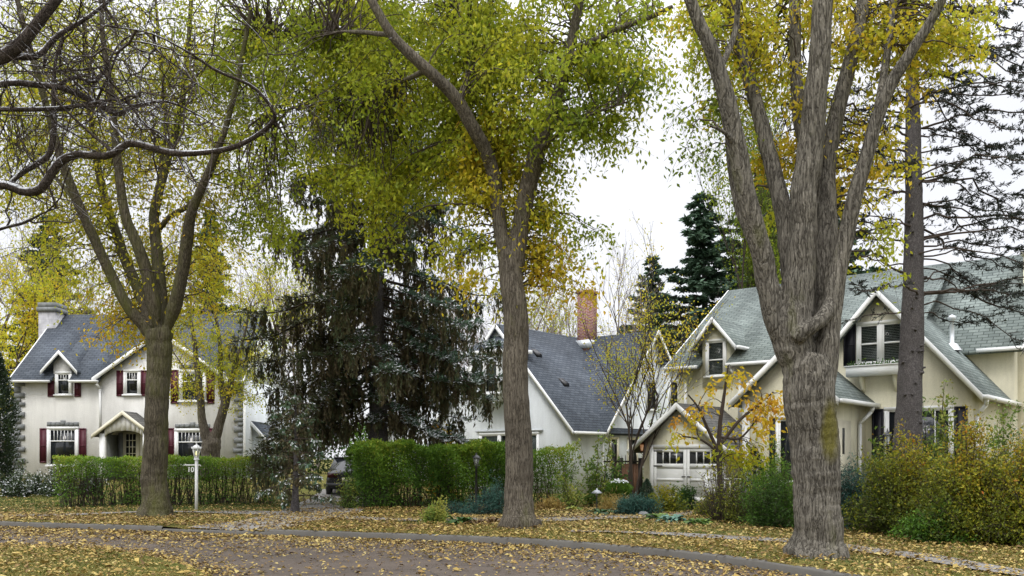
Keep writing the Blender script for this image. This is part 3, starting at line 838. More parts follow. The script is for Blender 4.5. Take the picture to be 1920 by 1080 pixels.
# ------------------------------------------------------------------ white house seen on its corner
def white_house():
    th = math.radians(40)
    h = thing('white_house', 'white stucco house with steep blue grey roof, brick chimney and upper bay window', 'house', ((1070 - CX) * 38 / F, 38, 0), -th)
    gw, gr, gt = G(), G(), G()
    gable(gw, gr, gt, -8.0, 0, 0, 9.0, -0.1, 2.98, 7.50, 'v', 0.30, 0.22, ends=(1, 0), gutter=False)          # facing the street
    gable(gw, gr, gt, -6.0, 0.12, 2.3, 10.3, -0.1, 3.0, 7.5, 'u', 0.25, 0.35, ends=(0, 1), gutter=False)     # cross gable
    gable(gw, gr, gt, -4.0, 0.55, 6.9, 10.0, -0.1, 6.0, 6.9, 'v', 0.30, 0.1, ends=(0, 0))
    gable(gw, gr, gt, -12.4, -6.6, 1.0, 7.0, -0.1, 2.9, 5.0, 'v', 0.30, 0.22, ends=(1, 0))                    # low wing
    gw.obj('wall', MAT['stucco_white'], h)
    gr.obj('roof', MAT['grey_roof'], h, uv=True)
    # gutter on the short eave between the gables
    z = 2.98 - .3 * 1.13
    gt.box(.32, .45, z - .02, z + .11, -2.2, 0.2, TF(0)); gt.obj('trim', MAT['white'], h)
    spout(h, [(.38, 2.15, z), (.12, 2.2, z - .25), (.12, 2.2, 0.1)], 'white', .035)
    # bay in the gable: half an octagon with a faceted roof
    c, r0 = -4.05, 1.5
    ring = [(c - r0, 0.0), (c - r0 * .62, -.85), (c + r0 * .62, -.85), (c + r0, 0.0)]
    g = G()
    g.prism([(x, y, 4.15) for x, y in ring], (0, 0, 2.2)); bay = g.obj('bay', MAT['stucco_white'], h)
    g = G(); ap = np.array((c, 1.0, 7.75)); e = [(c + (x - c) * 1.16, y * 1.25 - .04 if y < 0 else y + .3, 6.36) for x, y in ring]
    for i in range(3): g.add([e[i], e[i + 1], ap], None, [(0, 1, 2)])
    g.obj('bay_roof', MAT['grey_roof'], bay, uv=True)
    g = G()
    for i in range(3):
        a, b = np.array(e[i]), np.array(e[i + 1]); g.bar(a + (0, 0, -.09), b + (0, 0, -.09), .06, .16)
    g.obj('trim', MAT['white'], bay)
    for i in range(3):
        a, b = np.array(ring[i]), np.array(ring[i + 1]); L = np.linalg.norm(b - a); t = (b - a) / L; n = np.array((t[1], -t[0]))
        T = lambda x, z, cc, a=a, t=t, n=n: (*(a + t * x + n * cc), z)
        if i == 1: window(bay, T, .18, L - .18, 4.5, 6.1, .12, mull=1, seen='curtain', sill=False)
        else: window(bay, T, .2, L - .2, 4.5, 6.1, .12, seen='curtain', sill=False)
    T = TF(0)
    window(h, T, -5.0, -1.75, 1.1, 2.66, .1, mull=2, seen='curtain')
    g = G(); g.box(-5.3, -1.45, 2.80, 2.87, .002, .1, T); g.obj('window_hood', MAT['lead'], h)
    TRr = TR(0.12)
    window(h, TRr, 2.75, 3.3, 1.2, 2.5, .08, frame='offwhite'); window(h, TRr, 4.2, 4.9, 1.0, 2.5, .08, frame='offwhite')
    window(h, TRr, 5.8, 6.6, 3.9, 5.2, .09)
    window(h, TR(0.55), 7.2, 7.9, 4.0, 5.3, .09)
    # chimney and roof vents
    g = G(); g.box(-3.75, -3.05, 6.4, 9.72, -6.35, -5.65, TF(0)); g.box(-3.80, -3.0, 9.72, 9.86, -6.40, -5.60, TF(0)); ch = g.obj('chimney', MAT['brick'], h, uv=True)
    g = G(); g.box(-3.80, -3.0, 7.02, 7.42, -6.4, -5.6, TF(0)); g.obj('flashing', MAT['lead'], ch)
    sl = 4.52 / 4
    for u, v in ((-2.95, 1.1), (-1.75, 1.55), (-2.2, 7.2), (-1.9, 8.0)):
        zz = 7.50 - (u + 4) * sl + .13
        g = G(); g.prism([(u - .10, v, zz + .12), (u + .26, v, zz - .29 + .16), (u + .26, v, zz - .29 - .02), (u - .1, v, zz + .05)], (0, .38, 0)); g.obj('roof_vent', MAT['metal_black' if v < 3 else 'metal_grey'], h)
    return h
white_house()

# ------------------------------------------------------------------ cream house with garage
class Frame:
    def __init__(s, px, d, deg):
        t = math.radians(deg); s.t = t; s.o = np.array([(px - CX) * d / F, d])
        s.u = np.array([math.cos(t), -math.sin(t)]); s.v = np.array([math.sin(t), math.cos(t)])
    def onv(s, px, py, v):
        r = np.array([(px - CX) / F, 1.0]); d = (v + s.o @ s.v) / (r @ s.v); p = r * d
        return float((p - s.o) @ s.u), CZ + (HZ - py) * d / F
    def onu(s, px, py, u):
        r = np.array([(px - CX) / F, 1.0]); d = (u + s.o @ s.u) / (r @ s.u); p = r * d
        return float((p - s.o) @ s.v), CZ + (HZ - py) * d / F

def cream_house():
    C = Frame(1272, 34, 39)
    h = thing('cream_house', 'cream stucco house with grey green shingle roof, dormers, white flower box and attached garage', 'house', (C.o[0], C.o[1], 0), -C.t)
    gw, gr, gt = G(), G(), G()
    gable(gw, gr, gt, 0, 8.0, 0, 10, -0.1, 5.15, 8.55, 'u', 0.38, 0.35, gutter=False, ends=(1, 0), notch=((1.03, 2.09), (4.4, 8.2)))
    gt.obj('bargeboard', MAT['white'], h); gt = G()
    # gutters left and right of the dormer
    zz = 5.15 - .38 * .68
    def gut(*a):
        g = G(); g.box(*a); g.obj('gutter', MAT['white'], h)
    gut(-.3, 1.0, zz, zz + .12, .41, .54, TF(0)); gut(2.15, 4.2, zz, zz + .12, .41, .54, TF(0))
    # big front gable
    vb = -2.0
    (uc, za) = C.onv(1643, 541, vb - .3); (ue, zee) = C.onv(1838, 735, vb)
    ze = zee + .15; hw = ue - uc - .2
    za -= .13
    gable(gw, gr, gt, uc - hw, uc + hw, vb, 4.5, -0.1, ze, za, 'v', 0.32, 0.3, ends=(1, 0), gutter=False)
    gt.obj('bargeboard', MAT['white'], h); gt = G()
    sl = (za - ze) / hw
    gut(uc + hw + .33, uc + hw + .46, ze - .32 * sl, ze - .32 * sl + .12, -2.6, 2.3, TF(0))
    # wing on the right slope
    (w0, zw) = C.onv(1826, 655, 1.6); (w1, zw1) = C.onv(1903, 650, 1.6)
    gable(gw, gr, gt, 7.5, w1 - .1, 2.0, 8.0, -0.1, zw + .25, 8.53, 'u', 0.4, 0.3, ends=(0, 1), gutter=False)
    gut(w0 + .1, w1 + .2, zw - .12, zw, -1.58, -1.46, TF(0))
    gw.box(w1 - .1, w1 + 4, -.1, 5.2, 2.6, 8.0, lambda a, b, c: (a, c, b))
    gt.obj('bargeboard', MAT['white'], h); gt = G()
    # porch gable
    vp = -5.0; pc = 6.2; (pl, zl) = C.onv(1385, 775, vp - .3); zp = 4.62
    ph = 1.3; pze = 3.45
    gable(gw, gr, gt, pc - ph, pc + ph, vp, vb + .1, -0.1, pze, zp, 'v', 0.32, 0.3, ends=(1, 0), gutter=False)
    psl = (zp - pze) / ph
    gut(pc + ph + .33, pc + ph + .45, pze - .32 * psl, pze - .32 * psl + .12, -vb + .02, -vp + .25, TF(0))
    gw.obj('wall', MAT['stucco_cream'], h); gr.obj('roof', MAT['green_roof'], h, uv=True); gt.obj('bargeboard', MAT['white'], h)
    # dormer on the main eave
    gw, gr, gt = G(), G(), G()
    gable(gw, gr, gt, 1.02, 2.1, -0.06, 3.2, 4.2, 5.98, 6.62, 'v', 0.36, 0.3, th=.1, ends=(1, 0), gutter=True, barge=.18)
    d = gw.obj('dormer', MAT['stucco_cream'], h); gr.obj('dormer_roof', MAT['green_roof'], d, uv=True); gt.obj('bargeboard', MAT['white'], d)
    window(d, TF(-0.06), 1.26, 1.90, 4.62, 5.86, .09, rail=5.2, seen='blind', sill=True)
    # garage
    gw, gr, gt = G(), G(), G(); vg = -3.0
    g0, g1 = C.onv(1207, 900, vg)[0], C.onv(1375, 900, vg)[0]
    gc = C.onv(1268, 755, vg - .3)[0]; g1 = gc + (gc - g0)
    zr = C.onv(1268, 757, vg - .3)[1] - .1; s2 = 0.84; zge = zr - (gc - g0) * s2
    gable(gw, gr, gt, g0, g1, vg, 1.0, -0.1, zge, zr, 'v', 0.40, 0.3, ends=(1, 0), gutter=True, c=gc, barge=.2)
    ga = gw.obj('garage_wall', MAT['stucco_cream'], h); gr.obj('garage_roof', MAT['brown_roof'], ga, uv=True); gt.obj('garage_trim', MAT['white'], ga)
    T = TF(vg)
    d0, zt = C.onv(1226, 842, vg); dm = C.onv(1288, 842, vg)[0]; d1 = dm + (dm - d0); zb = 0.13
    g = G(); g.box(d0 - .14, d0, zb, zt + .15, .003, .05, T); g.box(d1, d1 + .14, zb, zt + .15, .003, .05, T); g.box(d0, d1, zt, zt + .15, .003, .05, T); g.obj('door_frame', MAT['white'], ga)
    for a0, a1 in ((d0 + .012, dm - .008), (dm + .008, d1 - .012)):
        g = G(); g.box(a0, a1, zb + .02, zt - .015, .003, .022, T)
        w = a1 - a0; f = .11
        for bx in ((a0, a0 + f, zb + .02, zt - .015), (a1 - f, a1, zb + .02, zt - .015), (a0 + f, a1 - f, zb + .02, zb + .2), (a0 + f, a1 - f, zb + .72, zb + .82), (a0 + f, a1 - f, zt - .66, zt - .5), (a0 + f, a1 - f, zt - .11, zt - .015)): g.box(*bx, .022, .036, T)
        dl = g.obj('garage_door', MAT['white'], ga)
        g = G(); g.box(a0 + f, a1 - f, zt - .5, zt - .11, .023, .027, T); g.obj('pane', MAT['glass'], dl)
        for i in range(1, 4):
            x = a0 + f + (w - 2 * f) * i / 4; g = G(); g.box(x - .02, x + .02, zt - .5, zt - .11, .028, .036, T); g.obj('glazing_bar', MAT['white'], dl)
        lf = a0 < dm - .1
        hx = a0 if lf else a1 - .34
        for zh in (zt - .58, zt - .06): g = G(); g.box(hx, hx + .34, zh - .02, zh + .02, .037, .045, T); g.obj('hinge', MAT['metal_black'], dl)
        g = G(); hx = a1 - .16 if lf else a0 + .03; g.box(hx, hx + .13, zt - .95, zt - .92, .037, .06, T); g.obj('handle', MAT['metal_black'], dl)
    # windows of the front gable
    T = TF(vb)
    a0, z0 = C.onv(1613, 682, vb); a1, z1 = C.onv(1692, 604, vb)
    bw_ = window(h, T, a0, a1, z0, z1, .1, mull=1, rail=(z0 + z1) / 2, seen='blind')
    shutter(h, T, a0 - .50, a0 - .13, z0 - .05, z1 + .08, 'black'); shutter(h, T, a1 + .13, a1 + .50, z0 - .05, z1 + .08, 'black')
    g = G(); g.box(a0 - .3, a1 + .2, z0 - .42, z0 - .10, .13, .42, T); g.box(a0 - .34, a1 + .24, z0 - .12, z0 - .09, .125, .45, T)
    fb = g.obj('flower_box', MAT['white'], h)
    for x in (a0 + .05, a1 - .2):
        g = G(); g.prism([(x, vb - .003, z0 - .42), (x, vb - .36, z0 - .42), (x, vb - .09, z0 - .85), (x, vb - .003, z0 - .9)], (.1, 0, 0))
        g.obj('bracket', MAT['stucco_cream'], fb)
    g = G(); n = 260; pts = np.c_[np.linspace(a0 - .25, a1 + .15, n) + RNG.normal(0, .05, n), vb - RNG.uniform(.16, .42, n), z0 - .08 + np.abs(RNG.normal(0, .07, n))]
    leaves(g, pts, .09, np.clip(RNG.normal(.35, .15, n), 0, 1)); g.obj('ivy', MAT['leaf_green'], fb)
    a0, z1 = C.onv(1665, 770, vb); a1 = C.onv(1782, 770, vb)[0]
    window(h, T, a0, a1, .85, z1, .1, mull=1, rail=None, bars=2)
    shutter(h, T, a0 - .46, a0 - .12, .8, z1 + .06, 'black'); shutter(h, T, a1 + .12, a1 + .46, .8, z1 + .06, 'black')
    # porch: front window with a dark shutter, corner boards, side door
    T = TF(vp)
    x0 = C.onv(1462, 800, vp)[0]
    g = G(); g.box(pc - ph - .02, pc - ph + .2, 0, pze - .1, .003, .05, T); g.obj('corner_board', MAT['white'], h)
    window(h, T, x0, x0 + .9, .95, 2.75, .1, mull=0, rail=None, bars=2); shutter(h, T, x0 - .3, x0 - .12, .9, 2.8, 'black')
    T = TR(pc + ph)
    va, _ = C.onu(1572, 800, pc + ph); vb2, _ = C.onu(1592, 800, pc + ph)
    g = G(); g.box(va - .3, vb2, .15, 2.72, .003, .05, T); dr = g.obj('side_door', MAT['offwhite'], h)
    g = G(); v1, _ = C.onu(1576, 800, pc + ph); v2, _ = C.onu(1580.5, 800, pc + ph); g.box(v1, v2, 1.75, 2.5, .051, .056, T); g.obj('pane', MAT['glass'], dr)
    g = G(); g.box(vb2 - .22, vb2 - .16, 1.25, 1.32, .05, .11, T); g.obj('handle', MAT['metal_black'], dr)
    uo = pc + ph + .39; zg = pze - .32 * psl
    spout(h, [(uo, vb - .5, zg), (uo - .05, vb - .55, zg - .15), (pc + ph + .07, vb - .75, zg - .5), (pc + ph + .07, vb - .75, .2)])
    uo = uc + hw + .39; zg = ze - .32 * sl
    spout(h, [(uo, vb - .1, zg), (uo - .05, vb + .05, zg - .15), (uc + hw + .07, vb + .2, zg - .45), (uc + hw + .07, vb + .2, .2)])
    spout(h, [(.1, -.47, zz), (.1, -.42, zz - .1), (.35, -.08, zz - .45), (.35, -.08, 2.8)])
    spout(h, [(2.3, -.47, zz), (2.3, -.42, zz - .1), (2.5, -.08, zz - .45), (2.5, -.08, 3.0)])
    vw, zw_ = C.onu(1900, 790, uc + hw)
    window(h, TR(uc + hw), vw - .5, vw + .35, 1.75, 2.65, .09, mull=1)
    # vent pipe and chimney
    uu, vv = C.onv(1785, 640, 1.0)[0], 1.0; zr_ = za - (uu - uc) * sl + .1
    g = G(); g.lathe([(.3, -.12), (.16, .1), (.07, .14), (.07, .85), (.13, .88), (.13, .98), (0, 1.05)], (uu, vv, zr_), 12); g.obj('vent_pipe', MAT['lead'], h)
    cu, cz = C.onv(1927, 480, 4.0)
    g = G(); g.box(cu - .1, cu + .9, 5.5, cz, -4.6, -3.8, TF(0)); g.box(cu - .16, cu + .96, cz, cz + .14, -4.66, -3.74, TF(0)); g.obj('chimney', MAT['stucco_cream'], h)
    # porch railing
    g = G(); zt = 1.0; y0 = vp - 1.1
    for z in (.3, zt): g.box(pc - ph - .6, pc - .3, z, z + .06, -y0, -y0 + .06, TF(0))
    for x in np.arange(pc - ph - .55, pc - .3, .16): g.box(x, x + .035, .36, zt, -y0 + .012, -y0 + .046, TF(0))
    for x in (pc - ph - .66, pc - .3): g.box(x, x + .1, .1, zt + .12, -y0 - .02, -y0 + .08, TF(0))
    g.obj('porch_railing', MAT['white'], h)
    # wall lantern beside the garage door
    su, sz = C.onv(1207, 838, vg); p = C.o + C.u * su + C.v * (vg - .12)
    t = thing('wall_lantern', 'small copper lantern fixed to the wall beside the garage door', 'lantern', (p[0], p[1], sz), -C.t)
    g = G(); g.box(-.05, .05, -.14, .14, -.115, -.10, TF(0)); g.bar((0, .1, .1), (0, 0, .17), .025, .025); g.obj('bracket', MAT['metal_black'], t)
    g = G(); g.lathe([(.045, -.13), (.075, .08), (0, .08)], (0, 0, 0), 6); g.obj('lantern_glass', MAT['lamp_amber'], t)
    g = G(); g.lathe([(.09, .08), (.055, .13), (.02, .16), (0, .19)], (0, 0, 0), 6); g.lathe([(0, -.16), (.05, -.15), (.05, -.13), (0, -.13)], (0, 0, 0), 6)
    for i in range(6):
        a = i * math.pi / 3; g.bar((.047 * math.cos(a), .047 * math.sin(a), -.13), (.078 * math.cos(a), .078 * math.sin(a), .08), .01, .01)
    g.obj('lantern_cage', MAT['copper'], t)
    return h, C

def m_lamp(name, col, e):
    k = N(name); b = k.n('BsdfPrincipled', {'Base Color': (0.75, 0.72, 0.6), 'Roughness': 0.2, 'Emission Color': col, 'Emission Strength': e})
    k.t.links.new(b.outputs[0], k.out.inputs[0]); return k.m
MAT['lamp_amber'] = m_lamp('amber_lamp_glass', (1.0, 0.35, 0.08), 0.15)
MAT['lamp_bulb'] = m_lamp('lit_bulb', (1.0, 0.85, 0.35), 3.0)
MAT['lamp_glass'] = m_glass('lantern_glass', (0.4, 0.42, 0.4), clear=0.6)
CREAM, CF = cream_house()
# ------------------------------------------------------------------ broadleaf trees
def limbs_of(d0, spec, k=14, jitter=0.02):
    """spec: list of limbs, each [(px, py, width_px, depth offset)]; returns polylines and radii in metres"""
    out = []
    for L in spec:
        a = np.array([[*P(q[0], q[1], d0 + (q[3] if len(q) > 3 else 0)), q[2] / 2 * d0 / F] for q in L])
        n = max(k, int(np.linalg.norm(np.diff(a[:, :3], axis=0), axis=1).sum() * 7))
        s = spline(a, n); s[:, 3] = np.maximum(s[:, 3], 0.006)
        w = RNG.normal(size=(n, 3)); kk = max(5, n // 6); ker = np.ones(kk) / math.sqrt(kk) / 2.2
        for c in range(3): w[:, c] = np.convolve(w[:, c], ker, 'same')
        w[:2] = 0
        s[:, :3] += w * s[:, 3:] * 0.16
        out.append((s[:, :3], s[:, 3]))
    return out

def grow_twigs(skel, tips, bend=0.25, k=7):
    """a thin curved twig from the skeleton to every tip (n,3); returns (n,k,3)"""
    sk = np.concatenate([s[0] for s in skel])
    tips = np.asarray(tips); best = np.zeros(len(tips), int)
    for i in range(0, len(tips), 400):
        t = tips[i:i + 400]; dv = t[:, None] - sk[None]
        # prefer joints below the tip and not straight above it
        c = (dv ** 2).sum(-1) + .3 * np.maximum(-dv[..., 2], 0) ** 2 + 1.2 * np.maximum(dv[..., 2], 0) ** 2 * (np.abs(dv[..., 0]) > 1.2) + RNG.uniform(0, 1.6, (len(t), len(sk)))
        best[i:i + 400] = c.argmin(1)
    a = sk[best]; t = np.linspace(0, 1, k)[None, :, None]
    d = tips - a; L = np.linalg.norm(d, axis=1)[:, None, None]
    sidev = nrm(np.cross(d, RNG.normal(size=d.shape)))[:, None]
    up = np.array([0, 0, 1.0])
    arch = 4 * t * (1 - t)
    p = a[:, None] + d[:, None] * t + sidev * arch * L * bend * RNG.normal(0, .5, (len(tips), 1, 1)) + up * arch * L * 0.16
    p += RNG.normal(0, 0.02, p.shape) * np.minimum(L, 1.5) * (t > 0)
    return p, L[:, 0, 0]

def blob_points(d0, blobs):
    """clump centres: blobs (px, py, rx, ry, depth offset, depth radius, count, hue)"""
    pts, hue = [], []
    for (px, py, rx, ry, dd, dr, n, h) in blobs:
        v = nrm(RNG.normal(size=(n, 3))) * (RNG.uniform(0, 1, (n, 1)) ** 0.45 * (1 + .45 * RNG.uniform(0, 1, (n, 1)) ** 4))
        d = d0 + dd + v[:, 1] * dr
        x = px + v[:, 0] * rx; y = py + v[:, 2] * ry
        pts.append(np.stack([(x - CX) * d / F, d, CZ + (HZ - y) * d / F], -1)); hue.append(np.full(n, h))
    return np.concatenate(pts), np.concatenate(hue)

def sprays(g, gl, clumps, hue, nsub=5, sub_len=0.55, per=16, leaf=0.085, spread=0.1, droop=0.5, tw=0.004, hvar=0.07, lvar=.25):
    """small drooping sprigs round every clump centre carrying the leaves"""
    n = len(clumps)
    c = np.repeat(clumps, nsub, 0); m = len(c)
    hh = np.repeat(hue + RNG.normal(0, hvar, n), nsub)
    d = rdir(m); d[:, 2] = d[:, 2] * 0.55 - 0.1; d = nrm(d)
    L = sub_len * RNG.uniform(0.5, 1.3, (m, 1, 1)); t = np.linspace(0, 1, 5)[None, :, None]
    path = c[:, None] + d[:, None] * L * t - np.array([0, 0, 1.0]) * L * droop * t ** 2
    if g is not None: tubes(g, path, np.linspace(tw, tw * .4, 5)[None] * np.ones((m, 1)), 3)
    tt = RNG.uniform(0.1, 1.0, (m, per)); i = np.clip((tt * 4).astype(int), 0, 3); f = tt * 4 - i
    rows = np.arange(m)[:, None]
    p = path[rows, i] * (1 - f[..., None]) + path[rows, i + 1] * f[..., None] + RNG.normal(0, spread, (m, per, 3))
    leaves(gl, p.reshape(-1, 3), leaf * RNG.uniform(1 - lvar, 1 + lvar, m * per), np.clip(np.repeat(hh, per) + RNG.normal(0, hvar * .6, m * per), 0, 1))

def flare(K, seg, zs, z0, amt=0.5, h=0.55, lobes=5, ph=0.0, rough=0.035):
    an = np.arange(seg) / seg * 2 * math.pi
    f = np.exp(-np.maximum(zs - z0, 0) / h)[:, None]
    r = 1 + f * (amt + 0.45 * amt * np.sin(lobes * an + ph)[None] + .2 * amt * np.sin((2 * lobes + 1) * an + 1.3)[None])
    r = r + .6 * rough * (np.sin(3 * an[None] + zs[:, None] * 1.7) + np.sin(7 * an[None] - zs[:, None] * 0.8 + 1) * .7 + np.sin(2 * an[None] + 2.6 * zs[:, None]))
    return r[None]

def big_tree(name, label, base_px, d, trunk, limbs, blobs, bark, leaf='leaf_elm', twig='twig', voxel=0.03, amt=0.5, group=None, trees_kw=None, extra_tips=None, lobes=5, back=0.0, cat='tree'):
    b = P(*base_px, d)
    root = thing(name, label, cat, (b[0], b[1], gz(b[0], b[1]) - .02), 0, group)
    tk = limbs_of(d, [trunk], 60); lb = limbs_of(d, limbs)
    g = G()
    pts, rad = tk[0]
    seg = 36
    tubes(g, pts, rad, seg, rmod=flare(len(pts), seg, pts[:, 2], pts[0, 2], amt, .2, rough=.02, lobes=lobes, ph=base_px[0]), cap=True)
    for p_, r_ in lb:
        if r_[0] > .13: r_[:] = r_ * (.35 + .65 * sstep(0, .10, np.linspace(0, 1, len(r_))))
        tubes(g, p_, r_, 14 if r_[0] > .05 else 8, cap=True, rmod=flare(len(p_), 14 if r_[0] > .05 else 8, p_[:, 2], -50, 0, rough=.028))
    o = g.obj('trunk', MAT[bark], root, origin=root.location, smooth=True)
    if voxel:
        rm = o.modifiers.new('join', 'REMESH'); rm.mode = 'VOXEL'; rm.voxel_size = voxel; rm.use_smooth_shade = True
    skel = lb + [(tk[0][0][-12:], tk[0][1][-12:])]
    cl, hue = blob_points(d + back, blobs)
    tw, L = grow_twigs(skel, cl)
    g = G(); gl = G()
    r0 = np.clip(0.010 + 0.006 * L, 0.008, 0.028)
    tubes(g, tw, r0[:, None] * np.linspace(1, .3, tw.shape[1])[None], 4)
    kw = dict(nsub=5, sub_len=.5, per=14, leaf=.085); kw.update(trees_kw or {})
    sprays(g, gl, cl, hue, **kw)
    # a few leaves strewn along the twigs themselves
    g.obj('branches', MAT[twig], root, origin=root.location)
    gl.obj('crown', MAT[leaf], root, origin=root.location)
    return root

# centre elm
big_tree('elm_tree', 'tall elm with straight grey trunk forking high, green leaves, beside the garden bed', (974, 991), 19.7,
    [(974, 993, 60, 0), (974, 960, 55), (973, 900, 53), (972, 800, 50), (969, 700, 48), (966, 600, 46), (960, 520, 44), (956, 480, 40)],
    [[(957, 540, 38), (948, 470, 30), (935, 410, 26), (927, 340, 27), (915, 290, 26, -.2), (890, 245, 25, -.5), (850, 180, 23, -.8), (795, 125, 21, -1.0), (735, 65, 18, -1.1), (690, -10, 15, -1.2)],
     [(966, 540, 38), (971, 460, 34), (986, 380, 33), (1008, 285, 33, -.2), (1032, 215, 27, -.4), (1055, 150, 22, -.6), (1075, 60, 18, -.8), (1095, -40, 15, -1)],
     [(930, 380, 24), (922, 280, 18, .6), (915, 180, 15, 1), (908, 90, 14, 1.3), (925, -30, 13, 1.6)],
     [(1062, 120, 14, -.6), (1100, 85, 12, -1), (1150, 60, 11, -1.3), (1210, 35, 10, -1.6), (1262, 12, 8, -1.8)],
     [(860, 195, 14, -.6), (880, 110, 12, .6), (860, 10, 10, 1.8)],
     [(800, 130, 11, -1.), (740, 160, 8, .6), (660, 190, 7, 2), (570, 200, 5, 2.3), (500, 215, 4, 2.5)],
     [(735, 65, 10, -1.1), (650, 60, 8, .6), (560, 70, 6, 2.4), (480, 60, 4, 2.8)],
     [(1010, 285, 9, -.2), (1060, 240, 7, -1), (1120, 210, 5, -1.5), (1180, 190, 4, -1.8)]],
    [(700, 170, 210, 190, 1.5, 2.6, 175, .42), (560, 110, 150, 150, 2.2, 2.4, 74, .40), (790, 70, 170, 130, 1.0, 2.2, 95, .45), (860, 200, 100, 150, .4, 1.6, 75, .48),
     (700, 350, 75, 95, 1.2, .9, 50, .50), (950, 110, 100, 140, -.6, 1.8, 95, .50), (930, 285, 80, 85, -.3, .9, 52, .68), (900, 330, 55, 60, .2, .8, 24, .64),
     (1070, 120, 120, 170, -1.2, 1.8, 62, .44), (1145, 80, 85, 85, -1.6, 1.5, 26, .42), (1110, 215, 80, 75, -1.6, 1.2, 22, .26), (1165, 150, 45, 70, -1.8, 1, 8, .24), (1225, 30, 50, 30, -1.7, .8, 7, .45), (1040, 280, 60, 80, -.8, .9, 16, .42),
     (985, 400, 65, 90, -.4, .7, 26, .62), (1010, 490, 60, 50, -.4, .7, 16, .70), (1040, 400, 45, 70, -.6, .6, 9, .5), (1100, 430, 30, 12, -.6, .4, 3, .3),
     (480, 330, 80, 120, 2.4, 1.5, 26, .38), (520, 450, 65, 90, 2.4, 1.2, 13, .38), (450, 90, 80, 120, 2.5, 1.5, 26, .40), (620, 285, 60, 50, 1.5, 1.0, 9, .42), (780, 305, 75, 55, 1, 1, 20, .46), (640, 60, 120, 90, 2, 1.6, 40, .42),
     (860, 460, 45, 50, -.2, .5, 7, .58), (700, -90, 420, 90, 1, 3, 90, .42), (1050, -80, 200, 80, -1, 2, 40, .42), (930, 520, 60, 60, -.4, .5, 7, .64), (1060, 520, 60, 30, -.5, .4, 6, .72)],
    'bark_elm', back=.9, trees_kw=dict(nsub=6, per=13, leaf=.118, sub_len=.62, spread=.12))

# left elm
big_tree('elm_tree', 'mossy elm spreading into many yellow-leaved limbs in front of the grey house', (290, 971), 23.2,
    [(290, 973, 54, 0), (290, 945, 49), (291, 880, 46), (293, 800, 43), (296, 720, 43), (298, 660, 45), (299, 620, 50)],
    [[(290, 640, 34), (272, 610, 26), (240, 575, 21, -.2), (205, 510, 19, -.4), (172, 440, 18, -.7), (140, 365, 17, -1), (112, 290, 14, -1.3), (85, 190, 12, -1.6), (50, 70, 10, -2), (20, -50, 8, -2.3)],
     [(296, 630, 36), (272, 570, 24, .3), (240, 500, 20, .7), (215, 430, 18, 1), (190, 350, 15, 1.3), (175, 250, 12, 1.6), (165, 130, 10, 2), (150, -30, 8, 2.3)],
     [(300, 625, 34), (283, 540, 24, -.2), (262, 470, 21, -.4), (235, 400, 18, -.6), (222, 300, 15, -.8), (208, 180, 12, -1), (192, 60, 9, -1.2), (190, -40, 8, -1.4)],
     [(303, 625, 34), (298, 540, 25, .2), (293, 450, 22, .4), (290, 390, 19, .6), (310, 310, 16, .8), (335, 230, 13, 1), (350, 120, 10, 1.3), (360, -20, 8, 1.6)],
     [(308, 630, 34), (335, 545, 24, -.3), (350, 450, 22, -.6), (362, 390, 18, -.9), (390, 325, 14, -1.2), (420, 250, 11, -1.5), (445, 150, 9, -1.8), (470, 20, 7, -2)],
     [(298, 430, 11, .4), (320, 405, 10, .2), (355, 385, 9, 0), (385, 340, 8, -.2), (410, 300, 6, -.4)],
     [(293, 400, 12, .5), (300, 320, 10, .9), (310, 220, 8, 1.4), (300, 100, 7, 1.8), (290, -20, 6, 2.2)],
     [(150, 390, 9, -.9), (110, 340, 7, -.5), (60, 290, 5, 0), (20, 270, 4, .3)]],
    [(300, 540, 100, 95, 0, .9, 21, .68), (260, 600, 60, 50, -.4, .5, 9, .74), (350, 470, 70, 130, -.5, 1, 19, .70), (370, 380, 60, 90, -.8, .9, 10, .70), (215, 610, 60, 60, -.5, .6, 9, .80),
     (200, 480, 120, 100, 0, 1.5, 37, .62), (110, 420, 90, 90, -.6, 1.2, 21, .60), (230, 330, 190, 120, .2, 2, 59, .62), (120, 250, 140, 120, -.3, 2, 61, .60),
     (320, 220, 150, 130, .6, 2, 71, .58), (180, 90, 220, 130, .4, 2.4, 110, .56), (400, 100, 100, 130, .3, 2, 51, .52), (50, 120, 90, 130, -1, 1.6, 37, .58), (430, 300, 60, 100, -.8, 1.2, 26, .56),
     (410, 480, 40, 80, -.6, .6, 11, .68), (200, -80, 300, 80, 0, 2.5, 49, .56), (30, 330, 60, 70, -.2, 1, 11, .6)],
    'bark_moss', back=1.1, trees_kw=dict(nsub=6, per=10, leaf=.108, sub_len=.75, spread=.15))

